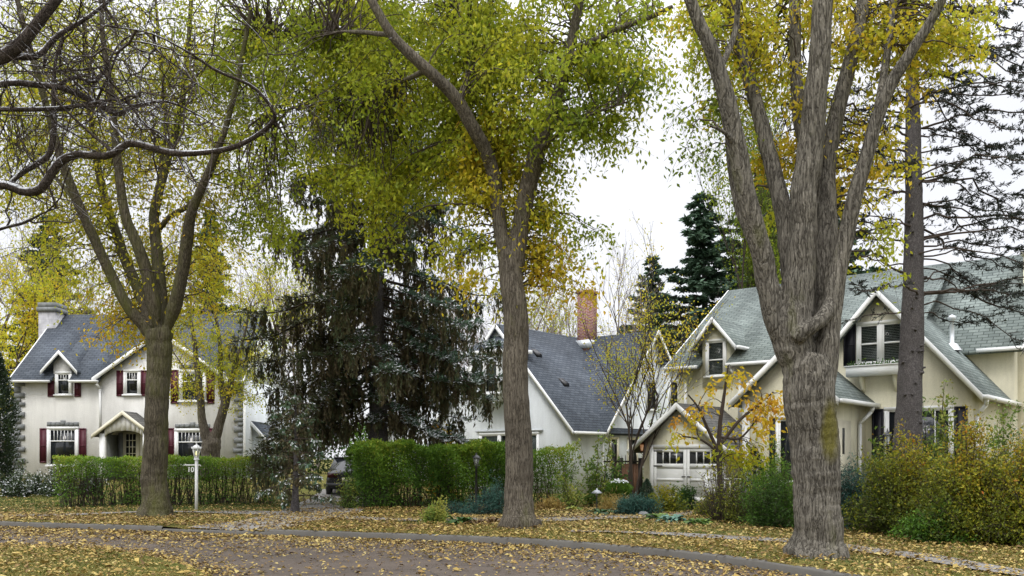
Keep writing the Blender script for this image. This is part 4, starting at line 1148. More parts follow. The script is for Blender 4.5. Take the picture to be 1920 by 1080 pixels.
# right elm, the nearest trunk
big_tree('elm_tree', 'massive pale barked elm dividing into several tall stems, nearest tree to the road', (1532, 1046), 13.9,
    [(1531, 1053, 92, 0), (1532, 1000, 87), (1532, 940, 85), (1529, 865, 88), (1524, 792, 90), (1519, 719, 94), (1516, 680, 84)],
    [[(1494, 720, 60, 0), (1474, 650, 48, 0), (1452, 590, 42, -.05), (1438, 530, 41, -.1), (1422, 460, 39, -.2), (1404, 385, 37, -.3), (1385, 285, 35, -.4), (1366, 200, 32, -.5), (1340, 110, 27, -.6), (1308, 40, 23, -.7), (1280, -30, 20, -.8)],
     [(1430, 500, 20, .2), (1400, 430, 16, .3), (1382, 380, 15, .4), (1370, 310, 14, .5), (1362, 220, 12, .6), (1340, 130, 11, .7)],
     [(1490, 600, 44, .1), (1484, 500, 38, .12), (1474, 420, 36, .15), (1458, 350, 33, .2), (1440, 280, 30, .3), (1420, 200, 27, .4), (1400, 130, 25, .5), (1380, 60, 22, .6), (1362, -30, 20, .7)],
     [(1498, 740, 62, -.05), (1490, 650, 72, -.05), (1493, 580, 66, -.05), (1502, 500, 54, -.08), (1506, 430, 49, -.1), (1508, 360, 49, -.12), (1518, 290, 49, -.15), (1528, 200, 43, -.2), (1538, 100, 39, -.25), (1545, -30, 36, -.3)],
     [(1542, 720, 58, .15), (1540, 640, 52, .25), (1542, 570, 54, .3), (1544, 490, 54, .35), (1547, 400, 48, .4), (1550, 300, 36, .45), (1566, 220, 31, .5), (1588, 140, 29, .55), (1608, 60, 27, .6), (1628, -30, 25, .7)],
     [(1542, 800, 52, -.08), (1548, 700, 50, -.08), (1554, 630, 44, -.08), (1562, 570, 38, -.1), (1574, 500, 33, -.12), (1588, 440, 31, -.15), (1604, 362, 29, -.2), (1626, 290, 26, -.25), (1645, 225, 24, -.3), (1675, 150, 23, -.4), (1715, 85, 20, -.5), (1755, 20, 17, -.6), (1785, -40, 15, -.7)],
     [(1492, 640, 34, -.30), (1505, 622, 30, -.36), (1526, 608, 28, -.36), (1548, 590, 28, -.26), (1562, 560, 24, -.1)],
     [(1526, 330, 28, .1), (1500, 230, 26, .4), (1494, 130, 24, .6), (1490, -30, 22, .8)],
     [(1640, 240, 16, -.3), (1655, 150, 15, 0), (1668, 60, 13, .2), (1680, -30, 12, .4)],
     [(1350, 130, 12, -.6), (1378, 60, 12, -.4), (1385, -20, 10, -.6)],
     [(1385, 285, 14, -.4), (1360, 250, 8, -.6), (1330, 235, 5, -.7)]],
    [(1385, 90, 80, 130, .4, 1.1, 36, .62), (1440, 130, 80, 170, 1.2, .9, 36, .56), (1315, 210, 45, 120, -.4, .6, 9, .24), (1318, 110, 40, 80, -.6, .6, 6, .45),
     (1450, 285, 55, 40, .6, .4, 14, .74), (1600, 330, 95, 90, .4, .6, 19, .68), (1640, 280, 60, 55, .2, .5, 9, .72), (1650, 120, 110, 110, .2, .9, 31, .68), (1560, 60, 120, 90, .9, .9, 29, .66),
     (1720, 60, 90, 70, 0, .8, 37, .66), (1470, 400, 30, 40, .8, .4, 4, .6), (1500, 210, 30, 110, .0, .4, 9, .76), (1400, 20, 160, 60, .3, 1, 42, .64), (1800, 30, 80, 60, .2, .7, 15, .56), (1560, -70, 300, 60, 0, 1.5, 42, .66), (1640, 470, 70, 70, .6, .4, 7, .5)],
    'bark_big', back=.55, trees_kw=dict(nsub=6, per=10, leaf=.088, sub_len=.42, spread=.08), voxel=0.022, amt=0.34, lobes=7)

# bare limbs with snow reaching in from a tree whose trunk stands outside the frame
def bare_tree():
    d = 11.5
    tb = P(-330, 858, d)
    root = thing('bare_tree', 'leafless tree reaching in from the edge with snow lying along its dark limbs', 'tree', (tb[0], tb[1], 0.05))
    tk = [[(-330, 1090, 110), (-325, 950, 84), (-318, 800, 76), (-300, 620, 72), (-270, 470, 66)]]
    lim = [[(-270, 470, 62), (-180, 400, 40), (-90, 365, 33, 0), (0, 345, 25, 0), (45, 358, 25), (78, 352, 24, -.1), (105, 312, 24, -.1), (140, 290, 22, -.2), (205, 292, 19, -.3), (245, 268, 19, -.3), (320, 286, 18, -.4), (380, 286, 15, -.4), (440, 275, 14, -.5), (490, 248, 12, -.5), (515, 222, 11, -.6), (505, 195, 9, -.7), (470, 160, 8, -.8), (405, 132, 7, -1), (350, 96, 5, -1.2), (280, 62, 4, -1.3), (190, 48, 2.5, -1.4)],
           [(-290, 560, 60), (-200, 320, 34, .5), (-100, 200, 24, .6), (0, 158, 16, .6), (70, 160, 15, .6), (120, 166, 14, .5), (180, 192, 14, .5), (220, 214, 13, .4), (250, 200, 10, .4), (310, 190, 6, .3), (370, 215, 4, .3), (410, 240, 2.5, .2)],
           [(-270, 470, 50), (-160, 260, 36, -.4), (-60, 150, 32, -.4), (20, 95, 29, -.4), (75, 40, 24, -.4), (130, -30, 18, -.4)],
           [(-40, 140, 22, -.4), (15, 108, 18, -.2), (70, 105, 14, 0), (110, 65, 12, .1), (160, 35, 10, .2), (220, -10, 8, .3)],
           [(-20, 205, 11, .4), (60, 205, 11, .3), (110, 203, 10, .2), (165, 195, 8, .2), (220, 185, 5, .1)],
           [(10, 352, 10, .0), (38, 326, 12, .15), (66, 308, 14, .3), (92, 288, 14, .4), (101, 240, 13, .4), (100, 195, 11, .5), (104, 120, 8, .6), (120, 60, 6, .6)],
           [(-80, 460, 9, .4), (0, 430, 7, .3), (45, 418, 6.5, .3), (80, 400, 4, .3), (112, 388, 2.5, .3)],
           [(110, 160, 9, .5), (140, 145, 9, .5), (185, 150, 6, .4), (230, 75, 4, .4), (300, 60, 3, .3)],
           [(240, 268, 8, -.3), (200, 220, 6, .1), (150, 160, 5, .4), (100, 130, 4, .6), (40, 120, 3, .7)],
           [(180, 192, 6, .5), (200, 150, 5, .3), (240, 80, 4, .1), (330, 95, 2.5, .1)],
           [(505, 195, 4, -.7), (492, 150, 3, -.6), (500, 90, 2, -.5), (440, 20, 2, -.4)],
           [(515, 222, 4, -.6), (530, 250, 3, -.5), (560, 290, 2, -.4)],
           [(250, 205, 6, .4), (275, 235, 5, .2), (310, 260, 4, .1), (350, 330, 2.5, 0)]]
    g = G()
    lim = [lim[0][:3] + [(q[0], q[1], q[2] * .72, *q[3:]) for q in lim[0][3:]]] + [[(q[0], q[1], q[2] * .85, *q[3:]) for q in l] for l in lim[1:]]
    L = limbs_of(d, tk + lim, 24)
    for i, (p, r) in enumerate(L): tubes(g, p, r, 16 if i == 0 else 9, rmod=flare(len(p), 16 if i == 0 else 9, p[:, 2], p[0, 2] if i == 0 else -50, .4 if i == 0 else 0, rough=.05), cap=True)
    g.obj('trunk', MAT['bark_snow'], root, origin=root.location, smooth=True)
    # fine twigs: two generations
    sk = np.concatenate([p for p, r in L[1:]])
    vis = sk[(sk[:, 0] > P(-60, 0, d)[0])]
    def generation(src, n, l0, l1, r, upb):
        a = src[RNG.integers(0, len(src), n)]
        dv = rdir(n); dv[:, 1] *= .7; dv[:, 2] += upb; dv = nrm(dv); L_ = RNG.uniform(l0, l1, (n, 1, 1)); t = np.linspace(0, 1, 8)[None, :, None]
        cur = rdir(n)[:, None] * .45
        p = a[:, None] + dv[:, None] * L_ * t + cur * L_ * t ** 2 + np.cumsum(RNG.normal(0, .035, (n, 8, 3)), 1) * L_ * (t > 0)
        return p, r * RNG.uniform(.6, 1.3, (n, 1)) * np.linspace(1, .35, 8)[None]
    g = G()
    p0, r0 = generation(vis[vis[:, 0] < P(430, 0, d)[0]], 46, .8, 1.7, .015, .12); tubes(g, p0, r0, 5)
    p1, r1 = generation(np.concatenate([vis, p0[:, 2:].reshape(-1, 3)]), 240, .5, 1.4, .0085, .15); tubes(g, p1, r1, 4)
    p2, r2 = generation(p1[:, 2:].reshape(-1, 3), 650, .3, .9, .0045, .0); tubes(g, p2, r2, 3)
    p3, r3 = generation(p2[:, 2:].reshape(-1, 3), 700, .15, .5, .0030, -.1); tubes(g, p3, r3, 3)
    g.obj('branches', MAT['twig_snow'], root, origin=root.location)
bare_tree()

# ------------------------------------------------------------------ conifers
def spruce(name, label, loc, H, prof, nb, strands, droop=0.35, hang=0.6, needle='needle', r0=0.3, h0=0.6, up=0.15, seed=1, explicit=(), weep=0.0, front=0.0, lvar=(.72, 1.12), needle_len=.10, per=9, az_bias=None, group=None, hue0=.3, tipgain=.5, spread=.45, dens=1.0, fr=(0.06, 1.0)):
    rg = np.random.default_rng(seed)
    root = thing(name, label, 'tree', loc, 0, group)
    g = G(); gb = G(); gl = G()
    zs = np.linspace(-0.1, H, 40)
    pts = np.stack([.04 * np.sin(zs * .8), .04 * np.cos(zs * .6), zs], -1)
    tubes(g, pts, np.maximum(r0 * (1 - zs / H) ** .85, .012), 16, rmod=flare(40, 16, zs, 0, .35, .4), cap=True)
    bl = []
    for i in range(nb):
        q = (i + rg.uniform(-.4, .4)) / nb; h = h0 + (H - h0 - .2) * q ** 1.0
        az = i * 2.39996 + rg.uniform(-.4, .4)
        L = np.interp(h, [p[0] for p in prof], [p[1] for p in prof]) * rg.uniform(*lvar)
        L *= 1 - front * np.clip((5.2 - h) / 1.6, 0, 1) * max(0, -math.sin(az)) ** 1.5
        bl.append((h, az, L, up * rg.uniform(.5, 1.5) + .25 * q, droop * rg.uniform(.7, 1.3) * (1 - .55 * q)))
    bl += list(explicit)
    ps = []; tt = np.linspace(0, 1, 12)
    for h, az, L, u_, dr in bl:
        dx = np.array([math.cos(az), math.sin(az)])
        w = np.cumsum(rg.normal(0, .012, (12, 3)), 0) * L
        r = tt * L
        z = h + L * (u_ * tt - dr * tt ** 1.6 + .16 * dr * np.maximum(tt - .72, 0) * 4)
        p = np.c_[dx[0] * r, dx[1] * r, z] + w * np.array([1, 1, .6]); p[:, 2] = np.maximum(p[:, 2], .06)
        ps.append(p)
        k = int(max(4, strands * L * dens)); s = fr[0] + (fr[1] - fr[0]) * rg.uniform(0, 1, k) ** .8
        idx = s * 11; i0 = np.clip(idx.astype(int), 0, 10); f = (idx - i0)[:, None]
        a = p[i0] * (1 - f) + p[i0 + 1] * f
        side = np.where(rg.uniform(size=k) < .5, -1, 1)[:, None]
        out = np.array([dx[0], dx[1], 0.0]); lat = np.array([-dx[1], dx[0], 0.0])
        sl = hang * rg.uniform(.35, 1.25, (k, 1)) * np.clip(L / 3, .45, 1.1) * (1 - .35 * s[:, None])
        dirv = nrm(out * rg.uniform(.1, .7, (k, 1)) + lat * side * rg.uniform(.3, 1.0, (k, 1)))
        t5 = np.linspace(0, 1, 6)[None, :, None]
        sg = (droop > 0) * 1.0
        path = a[:, None] + dirv[:, None] * sl[:, None] * ((t5 * (1 - weep) + weep * .35 * t5 ** .6) * spread * 1.3) - np.array([0, 0, 1.0]) * sl[:, None] * (t5 ** 1.2) * (droop * 2.0 + weep * .35) * rg.uniform(.55, 1.2, (k, 1, 1))
        path[..., 2] = np.maximum(path[..., 2], .04)
        tubes(gb, path, np.linspace(.007, .003, 6)[None] * np.ones((k, 1)), 3)
        m = k * per
        ii = np.repeat(np.arange(k), per); q = rg.uniform(0, 1, m) * 5; j0 = np.clip(q.astype(int), 0, 4); ff = (q - j0)[:, None]
        pp = path[ii, j0] * (1 - ff) + path[ii, j0 + 1] * ff + rg.normal(0, .018, (m, 3))
        ax = nrm(path[ii, j0 + 1] - path[ii, j0]) + rg.normal(0, .5, (m, 3))
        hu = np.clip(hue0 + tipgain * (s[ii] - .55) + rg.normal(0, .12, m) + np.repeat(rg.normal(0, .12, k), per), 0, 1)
        ax = nrm(ax); sd_ = nrm(np.cross(ax, rg.normal(size=(m, 3)))); Ln = needle_len * rg.uniform(.6, 1.4, (m, 1)); wd = .2
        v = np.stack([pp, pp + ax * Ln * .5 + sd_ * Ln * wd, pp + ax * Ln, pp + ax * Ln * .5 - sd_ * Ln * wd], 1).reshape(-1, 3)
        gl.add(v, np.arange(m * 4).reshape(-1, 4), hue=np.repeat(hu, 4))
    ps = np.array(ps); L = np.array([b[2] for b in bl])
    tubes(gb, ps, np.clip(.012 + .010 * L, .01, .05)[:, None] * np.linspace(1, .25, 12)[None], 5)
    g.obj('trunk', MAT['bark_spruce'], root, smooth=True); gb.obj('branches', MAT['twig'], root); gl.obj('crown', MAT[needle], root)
    return root

def weeping_spruce(label, loc, H, prof, nb, explicit, seed=3):
    """boughs slope down from the trunk; brown green cords hang straight from them; fresh snow-dusted sprays on top"""
    rg = np.random.default_rng(seed); root = thing('spruce_tree', label, 'tree', loc)
    g, gb, gl = G(), G(), G()
    zs = np.linspace(-.1, H, 50)
    tubes(g, np.stack([.05 * np.sin(zs * .5), .04 * np.cos(zs * .6), zs], -1), np.maximum(.36 * (1 - zs / H) ** .8, .012), 18, rmod=flare(50, 18, zs, 0, .3, .4), cap=True)
    bl = []
    for i in range(nb):
        q = (i + rg.uniform(-.4, .4)) / nb; h = 2.9 + (H - 3.1) * q; az = i * 2.39996 + rg.uniform(-.5, .5)
        L = np.interp(h, [p[0] for p in prof], [p[1] for p in prof]) * rg.uniform(.55, 1.15)
        L *= 1 - .7 * np.clip((6.0 - h) / 2.0, 0, 1) * max(0, -math.sin(az)) ** 1.5
        bl.append((h, az, L, rg.uniform(.02, .22) + .2 * q, rg.uniform(.45, .8) * (1 - .45 * q)))
    bl += explicit
    tt = np.linspace(0, 1, 16)
    for h, az, L, u_, dr in bl:
        o = np.array([math.cos(az), math.sin(az), 0.]); lat = np.array([-o[1], o[0], 0.])
        z = h + L * (u_ * tt - dr * tt ** 1.35 + .22 * dr * np.maximum(tt - .7, 0) * 3.3)
        p = np.outer(tt * L, o) + np.c_[0 * z, 0 * z, z] + np.cumsum(rg.normal(0, .010, (16, 3)), 0) * L * .8 + np.outer(tt ** 2 * L * rg.normal(0, .08), lat)
        p[:, 2] = np.maximum(p[:, 2], .12)
        tubes(gb, p, (.014 + .010 * L) * np.linspace(1, .2, 16), 6)
        # side branchlets carry the cords too
        ns = int(4 + L * 5); s0 = rg.uniform(.2, .97, ns); i0 = (s0 * 15).astype(int); sgn = np.where(rg.uniform(size=ns) < .5, -1, 1)[:, None]
        t5 = np.linspace(0, 1, 6)[None, :, None]; ln = (.30 + .40 * L / 4) * rg.uniform(.5, 1.3, (ns, 1, 1)) * (1.1 - .55 * s0[:, None, None])
        dv = nrm(o * rg.uniform(.4, 1.1, (ns, 1)) + lat * sgn * rg.uniform(.5, 1.1, (ns, 1)))
        sb = p[i0][:, None] + dv[:, None] * ln * t5 - np.array([0, 0, .45]) * ln * t5 ** 1.6
        tubes(gb, sb, np.linspace(.009, .004, 6)[None] * np.ones((ns, 1)), 3)
        # hanging cords
        src = np.concatenate([p[4:], sb[:, 1:].reshape(-1, 3)]); fr_ = np.concatenate([tt[4:], np.repeat(s0, 5)])
        k = int(L * 21) + 6; w = rg.integers(0, len(src), k); a = src[w]
        cl = rg.uniform(.18, .85, (k, 1, 1)) * np.clip(L / 3, .45, 1.15)
        t6 = np.linspace(0, 1, 6)[None, :, None]
        q = a[:, None] + np.array([0, 0, -1.0]) * cl * t6 + np.cumsum(rg.normal(0, .016, (k, 6, 3)), 1) * (t6 > 0)
        q[..., 2] = np.maximum(q[..., 2], .04)
        tubes(gb, q, np.linspace(.006, .002, 6)[None] * np.ones((k, 1)), 3)
        per = 12; ii = np.repeat(np.arange(k), per); f = rg.uniform(0, 5, k * per); j0 = np.clip(f.astype(int), 0, 4)
        pp = q[ii, j0] + (q[ii, j0 + 1] - q[ii, j0]) * (f - j0)[:, None] + rg.normal(0, .014, (k * per, 3))
        ax = nrm(np.array([0, 0, -1.0]) + rg.normal(0, .30, (k * per, 3)))
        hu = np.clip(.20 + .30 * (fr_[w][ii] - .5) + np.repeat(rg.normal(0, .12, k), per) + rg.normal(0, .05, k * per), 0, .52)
        leaves(gl, pp, .15 * rg.uniform(.6, 1.4, k * per), hu, axis=ax, width=.32, fold=.02)
        # fresh sprays along the top
        k = int(L * 44) + 10; allp = np.concatenate([p[3:], sb.reshape(-1, 3)]); a = allp[rg.integers(0, len(allp), k)]
        d_ = nrm(o * rg.uniform(.1, 1, (k, 1)) + lat * rg.normal(0, .8, (k, 1)) + np.array([0, 0, .1]) + rg.normal(0, .15, (k, 3)))
        per = 7; ii = np.repeat(np.arange(k), per); f = rg.uniform(0, 1, (k * per, 1)) * .26
        pp = a[ii] + d_[ii] * f + np.array([0, 0, .02]) - np.array([0, 0, .5]) * f ** 2 + rg.normal(0, .012, (k * per, 3))
        ax = nrm(d_[ii] + rg.normal(0, .45, (k * per, 3)) * np.array([1, 1, .5])); Ln = .12 * rg.uniform(.6, 1.4, (k * per, 1))
        sd_ = nrm(np.cross(ax, np.array([0, 0, 1.0]) + rg.normal(0, .25, (k * per, 3))))
        v = np.stack([pp, pp + ax * Ln * .5 - sd_ * Ln * .2, pp + ax * Ln, pp + ax * Ln * .5 + sd_ * Ln * .2], 1).reshape(-1, 3)
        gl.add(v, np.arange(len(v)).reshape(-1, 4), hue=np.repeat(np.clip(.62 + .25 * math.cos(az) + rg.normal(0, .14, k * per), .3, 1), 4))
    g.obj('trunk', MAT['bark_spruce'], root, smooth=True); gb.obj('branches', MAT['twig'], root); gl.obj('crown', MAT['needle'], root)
    return root
b = P(706, 900, 30.2); b[2] = gz(b[0], b[1])
R_ = math.radians
ex = [(6.6, R_(186), 4.7, .06, .52), (5.2, R_(196), 3.7, .0, .60), (4.6, R_(204), 3.5, .0, .72), (4.2, R_(214), 3.8, .0, .80), (4.6, R_(224), 4.4, .0, .85), (3.9, R_(192), 3.0, 0, .66), (3.6, R_(206), 3.4, 0, .72), (5.9, R_(178), 4.0, .05, .5), (3.5, R_(220), 4.3, 0, .7), (4.9, R_(232), 4.2, 0, .85),
      (5.4, R_(348), 4.0, .2, .48), (4.6, R_(338), 3.9, .2, .5), (6.2, R_(4), 4.1, .2, .5), (5.0, R_(356), 4.2, .15, .45), (4.4, R_(12), 4.0, .15, .45), (6.8, R_(330), 3.8, .15, .5)]
weeping_spruce('large drooping spruce with dusted snow standing behind the tall green hedge', b, 17.0,
               [(0, 2.8), (3.4, 3.5), (5.6, 4.1), (8, 4.0), (10.5, 3.4), (13, 2.5), (17, .4)], 128, ex)
b = gp(552, 962)
spruce('spruce_tree', 'low spruce drooping to the ground with snow on its outspread lower boughs', b, 3.6,
       [(0, 1.25), (.8, 1.0), (2, .8), (3.6, .25)], 34, 20, droop=.45, hang=.5, h0=.45, r0=.10, seed=5, up=.25, per=12, hue0=.42, needle_len=.10, weep=.6)

# sparse spruce on the right, long bare horizontal boughs
def sparse_spruce():
    d = 22.0; b = P(1706, 900, d); b[2] = 0.1
    root = thing('spruce_tree', 'sparse spruce with knotty grey trunk and long bare level boughs, above the rusty bush', 'tree', b)
    T = [(1706, 985, 58), (1706, 900, 53), (1706, 800, 48), (1708, 700, 44), (1711, 600, 40), (1713, 500, 36), (1713, 400, 32), (1712, 300, 29), (1711, 200, 25), (1710, 90, 21), (1710, -40, 17), (1709, -220, 8)]
    tk = limbs_of(d, [T], 80)[0]; g = G(); tubes(g, tk[0], tk[1], 24, rmod=flare(len(tk[0]), 24, tk[0][:, 2], 0, .25), cap=True)
    rg = np.random.default_rng(8)
    for i in range(26):                                     # knots where boughs broke off
        k = rg.integers(14, 60); a = math.radians(rg.uniform(200, 340)); n = np.array([math.cos(a), math.sin(a), .15]); p = tk[0][k] + n * tk[1][k] * .85
        tubes(g, np.array([p, p + n * .05, p + n * .10]), np.array([.045, .036, .026]) * rg.uniform(.7, 1.3), 7, cap=True)
    g.obj('trunk', MAT['bark_spruce'], root, origin=root.location, smooth=True)
    gb, gl = G(), G()
    bs = []
    for py in np.arange(-160, 585, 8.8):
        L = np.interp(py, [-160, 0, 200, 400, 585], [2.6, 3.2, 3.9, 4.3, 4.0]) * rg.uniform(.55, 1.15)
        az = rg.choice([0, math.pi], p=[.6, .4]) + rg.normal(0, .42)
        if math.cos(az) < 0: L *= .8
        bs.append((py + rg.uniform(-5, 5), az, L, rg.normal(.02, .10), rg.uniform(-.05, .13)))
    bs += [(545, .05, 4.2, .04, .02), (553, -.1, 4.0, .03, 0), (590, math.pi + .05, 1.9, .02, -.03), (480, .2, 4.0, .25, .05), (340, .0, 4.0, .10, .0), (250, -.2, 3.8, .2, .05), (150, .1, 3.6, .05, -.05)]
    for py, az, L, u_, dr in bs:
        o = tk[0][np.argmin(np.abs(tk[0][:, 2] - (CZ + (HZ - py) * d / F)))]
        t = np.linspace(0, 1, 14); dx = np.array([math.cos(az), math.sin(az)])
        w = np.cumsum(rg.normal(0, .019, (14, 3)), 0) * L; w[:, 2] += L * (.05 * np.sin(t * rg.uniform(3, 7)) - .10 * t ** 1.5 + .12 * np.maximum(t - .6, 0))
        p = o + np.c_[dx[0] * t * L, dx[1] * t * L, L * (u_ * t - dr * t * t)] + w
        tubes(gb, p, np.linspace(.028, .006, 14) * rg.uniform(.7, 1.2), 6)
        low = py > 440
        k = int(L * 13); s = rg.uniform(.10 if not low else .3, 1, k)
        i0 = np.clip((s * 13).astype(int), 0, 12); a = p[i0] + (p[i0 + 1] - p[i0]) * (s * 13 - i0)[:, None]
        side = np.where(rg.uniform(size=k) < .5, -1, 1)[:, None]
        dv = nrm(np.array([*dx, 0]) * rg.uniform(.2, 1, (k, 1)) + np.array([-dx[1], dx[0], 0]) * side + np.array([0, 0, 1]) * rg.normal(-.05, .32, (k, 1)))
        sl = rg.uniform(.10, .45, (k, 1, 1)) * (1.15 - .5 * s[:, None, None]); t6 = np.linspace(0, 1, 6)[None, :, None]
        q = a[:, None] + dv[:, None] * sl * t6 + np.cumsum(rg.normal(0, .02, (k, 6, 3)), 1) * sl - np.array([0, 0, .12]) * sl * t6 ** 2
        tubes(gb, q, np.linspace(.007, .003, 6)[None] * np.ones((k, 1)), 3)
        has = rg.uniform(size=k) < (.90 if not low else .5)
        qq = q[has]; n = len(qq)
        if n:
            per = 20; ii = np.repeat(np.arange(n), per); f = rg.uniform(.15, 1, n * per) * 5; j = np.clip(f.astype(int), 0, 4)
            pp = qq[ii, j] + (qq[ii, j + 1] - qq[ii, j]) * (f - j)[:, None] + rg.normal(0, .012, (n * per, 3))
            ax = nrm(nrm(qq[ii, j + 1] - qq[ii, j]) + rg.normal(0, .6, (n * per, 3)) + np.array([0, 0, .25]))
            leaves(gl, pp, .09 * rg.uniform(.6, 1.4, n * per), np.clip(rg.normal(.4, .22, n * per), 0, 1), axis=ax, width=.26, fold=.02)
    gb.obj('branches', MAT['twig'], root, origin=root.location); gl.obj('crown', MAT['needle_dark'], root, origin=root.location)
sparse_spruce()

# far spruces and firs behind the houses: one model, copied
fir_prof = [(0, 2.9), (2, 3.1), (6, 2.7), (10, 1.8), (13, .95), (16, .12)]
def fir_at(px, top, d, label, wid=1.0, src=None, seed=2):
    x = (px - CX) * d / F; zt = CZ + (HZ - top) * d / F; s = zt / 16.0
    if src is None:
        o = spruce('fir_tree', label, (x, d, 0), 16, fir_prof, 120, 26, droop=.22, hang=.6, lvar=(.5, 1.2), needle='needle_plain', r0=.24, h0=1.2, up=.12, seed=seed, per=16, needle_len=.22, hue0=.45, tipgain=.5, group='conifers standing behind the houses', spread=.8)
    else:
        o = copy_tree(src, (x, d, 0), px * 1.7, label=label)
    o.scale = (s * wid, s * wid, s)
    return o
fir = fir_at(1320, 355, 58, 'tall pointed fir rising behind the garage between the white and cream houses', 1.50)
fir_at(1222, 474, 75, 'small distant fir beside the brick chimney and the taller pointed fir', 1.20, fir)
fir_at(1425, 330, 52, 'dark fir partly hidden behind the massive elm and cream roof', 1.58, fir)
fir_at(92, 395, 62, 'dark fir rising behind the pale stone chimney', 1.27, fir)
fir_at(395, 385, 66, 'dark fir behind the grey house roof seen through yellow leaves', 0.90, fir)
fir_at(1560, 330, 64, 'dark fir behind the cream roof seen between the elm stems', 1.35, fir)

# ------------------------------------------------------------------ small and background trees
def tree_rec(skel, p, d, L, r, depth, rg, up=.15, spread=.55, nb=3, k=6):
    t = np.linspace(0, 1, k)[:, None]
    cur = rg.normal(0, .16, 3)
    e = p + d * L * t + cur * L * t ** 2 + np.array([0, 0, up]) * L * t ** 2
    skel.append((e, np.linspace(r, r * .55, k)))
    if depth == 0: return
    n = nb + (rg.uniform() < .5)
    for i in range(n):
        f = rg.uniform(.45, 1.0) if i else 1.0
        j = min(int(f * (k - 1)), k - 1)
        nd_ = d + rg.normal(0, spread, 3) + np.array([0, 0, up]); nd_ /= np.linalg.norm(nd_)
        tree_rec(skel, e[j], nd_, L * rg.uniform(.55, .82), r * .55, depth - 1, rg, up, spread, nb, k)

def small_tree(name, label, loc, stems, H, depth, seed, bark='twig', leaf=None, leaf_mat='leaf_elm', hue=.6, leaf_size=.09, nleaf=0, r=.08, up=.12, spread=.5, nb=3, first=.38, lean=.25, jit=.16, group=None, cat='tree', wood=None):
    rg = np.random.default_rng(seed)
    root = thing(name, label, cat, loc, 0, group)
    sk = []
    for s in range(stems):
        a = s / max(stems, 1) * 2 * math.pi + rg.uniform(0, 1)
        d = np.array([math.cos(a) * lean, math.sin(a) * lean, 1.0]) if stems > 1 else np.array([rg.normal(0, .04), rg.normal(0, .04), 1.0])
        d /= np.linalg.norm(d)
        p = np.array([math.cos(a) * .06, math.sin(a) * .06, -.05]) if stems > 1 else np.array([0, 0, -.05])
        tree_rec(sk, p, d, H * first, r, depth, rg, up, spread, nb)
    p = np.array([s[0] for s in sk]); rr = np.maximum(np.array([s[1] for s in sk]), .0035)
    th_ = rr[:, 0] > r * .5
    g = G(); tubes(g, p[th_], rr[th_], 10); g.obj('trunk', MAT[wood or bark], root, smooth=True)
    g = G(); tubes(g, p[~th_], rr[~th_], 4)
    if not g.empty(): g.obj('branches', MAT[bark], root)
    if nleaf:
        fine = p[rr[:, 0] < r * .32] if (rr[:, 0] < r * .32).any() else p
        q = fine[rg.integers(0, len(fine), nleaf), rg.integers(1, 6, nleaf)] + rg.normal(0, jit, (nleaf, 3))
        g = G(); h = np.clip(hue + .10 * np.sin(q[:, 0] * 2.1 + seed) * np.sin(q[:, 2] * 1.7) + rg.normal(0, .07, nleaf), 0, 1)
        leaves(g, q, leaf_size * rg.uniform(.7, 1.3, nleaf), h); g.obj('crown', MAT[leaf_mat], root)
    return root

b = gp(395, 905); b[1] = 36.5; b[0] = (395 - CX) * 36.5 / F; b[2] = gz(b[0], b[1])
def birch():
    d = 36.5
    root = big_tree('small_tree', 'two-stemmed yellow green tree in front of the grey house beside the white lamp post', (395, 880), d,
      [(395, 895, 34), (395, 860, 34), (394, 830, 36)],
      [[(390, 845, 24), (380, 790, 16), (376, 740, 13), (370, 690, 11), (362, 630, 8), (350, 560, 5)],
       [(398, 845, 24), (412, 790, 18), (424, 750, 16), (440, 690, 10), (455, 640, 6), (470, 570, 4)],
       [(420, 770, 13), (414, 700, 10), (412, 640, 8), (400, 560, 5), (405, 500, 3)],
       [(376, 740, 7), (345, 690, 4), (325, 660, 3)], [(440, 690, 6), (470, 670, 5), (500, 665, 3)]],
      [(400, 560, 95, 90, 0, 1.8, 42, .62), (350, 640, 50, 60, 0, 1.2, 18, .60), (450, 640, 70, 80, 0, 1.5, 31, .58), (400, 690, 90, 45, 0, 1.5, 24, .58), (440, 720, 40, 50, 0, 1, 11, .62), (500, 620, 35, 90, .5, 1, 11, .54), (360, 720, 40, 40, -.4, .8, 7, .62), (480, 700, 40, 60, 0, 1, 8, .52), (400, 480, 60, 50, 0, 1, 11, .64)],
      'bark_elm', trees_kw=dict(nsub=6, per=11, leaf=.10, sub_len=.6), voxel=0.045, amt=.1, twig='twig')
birch()

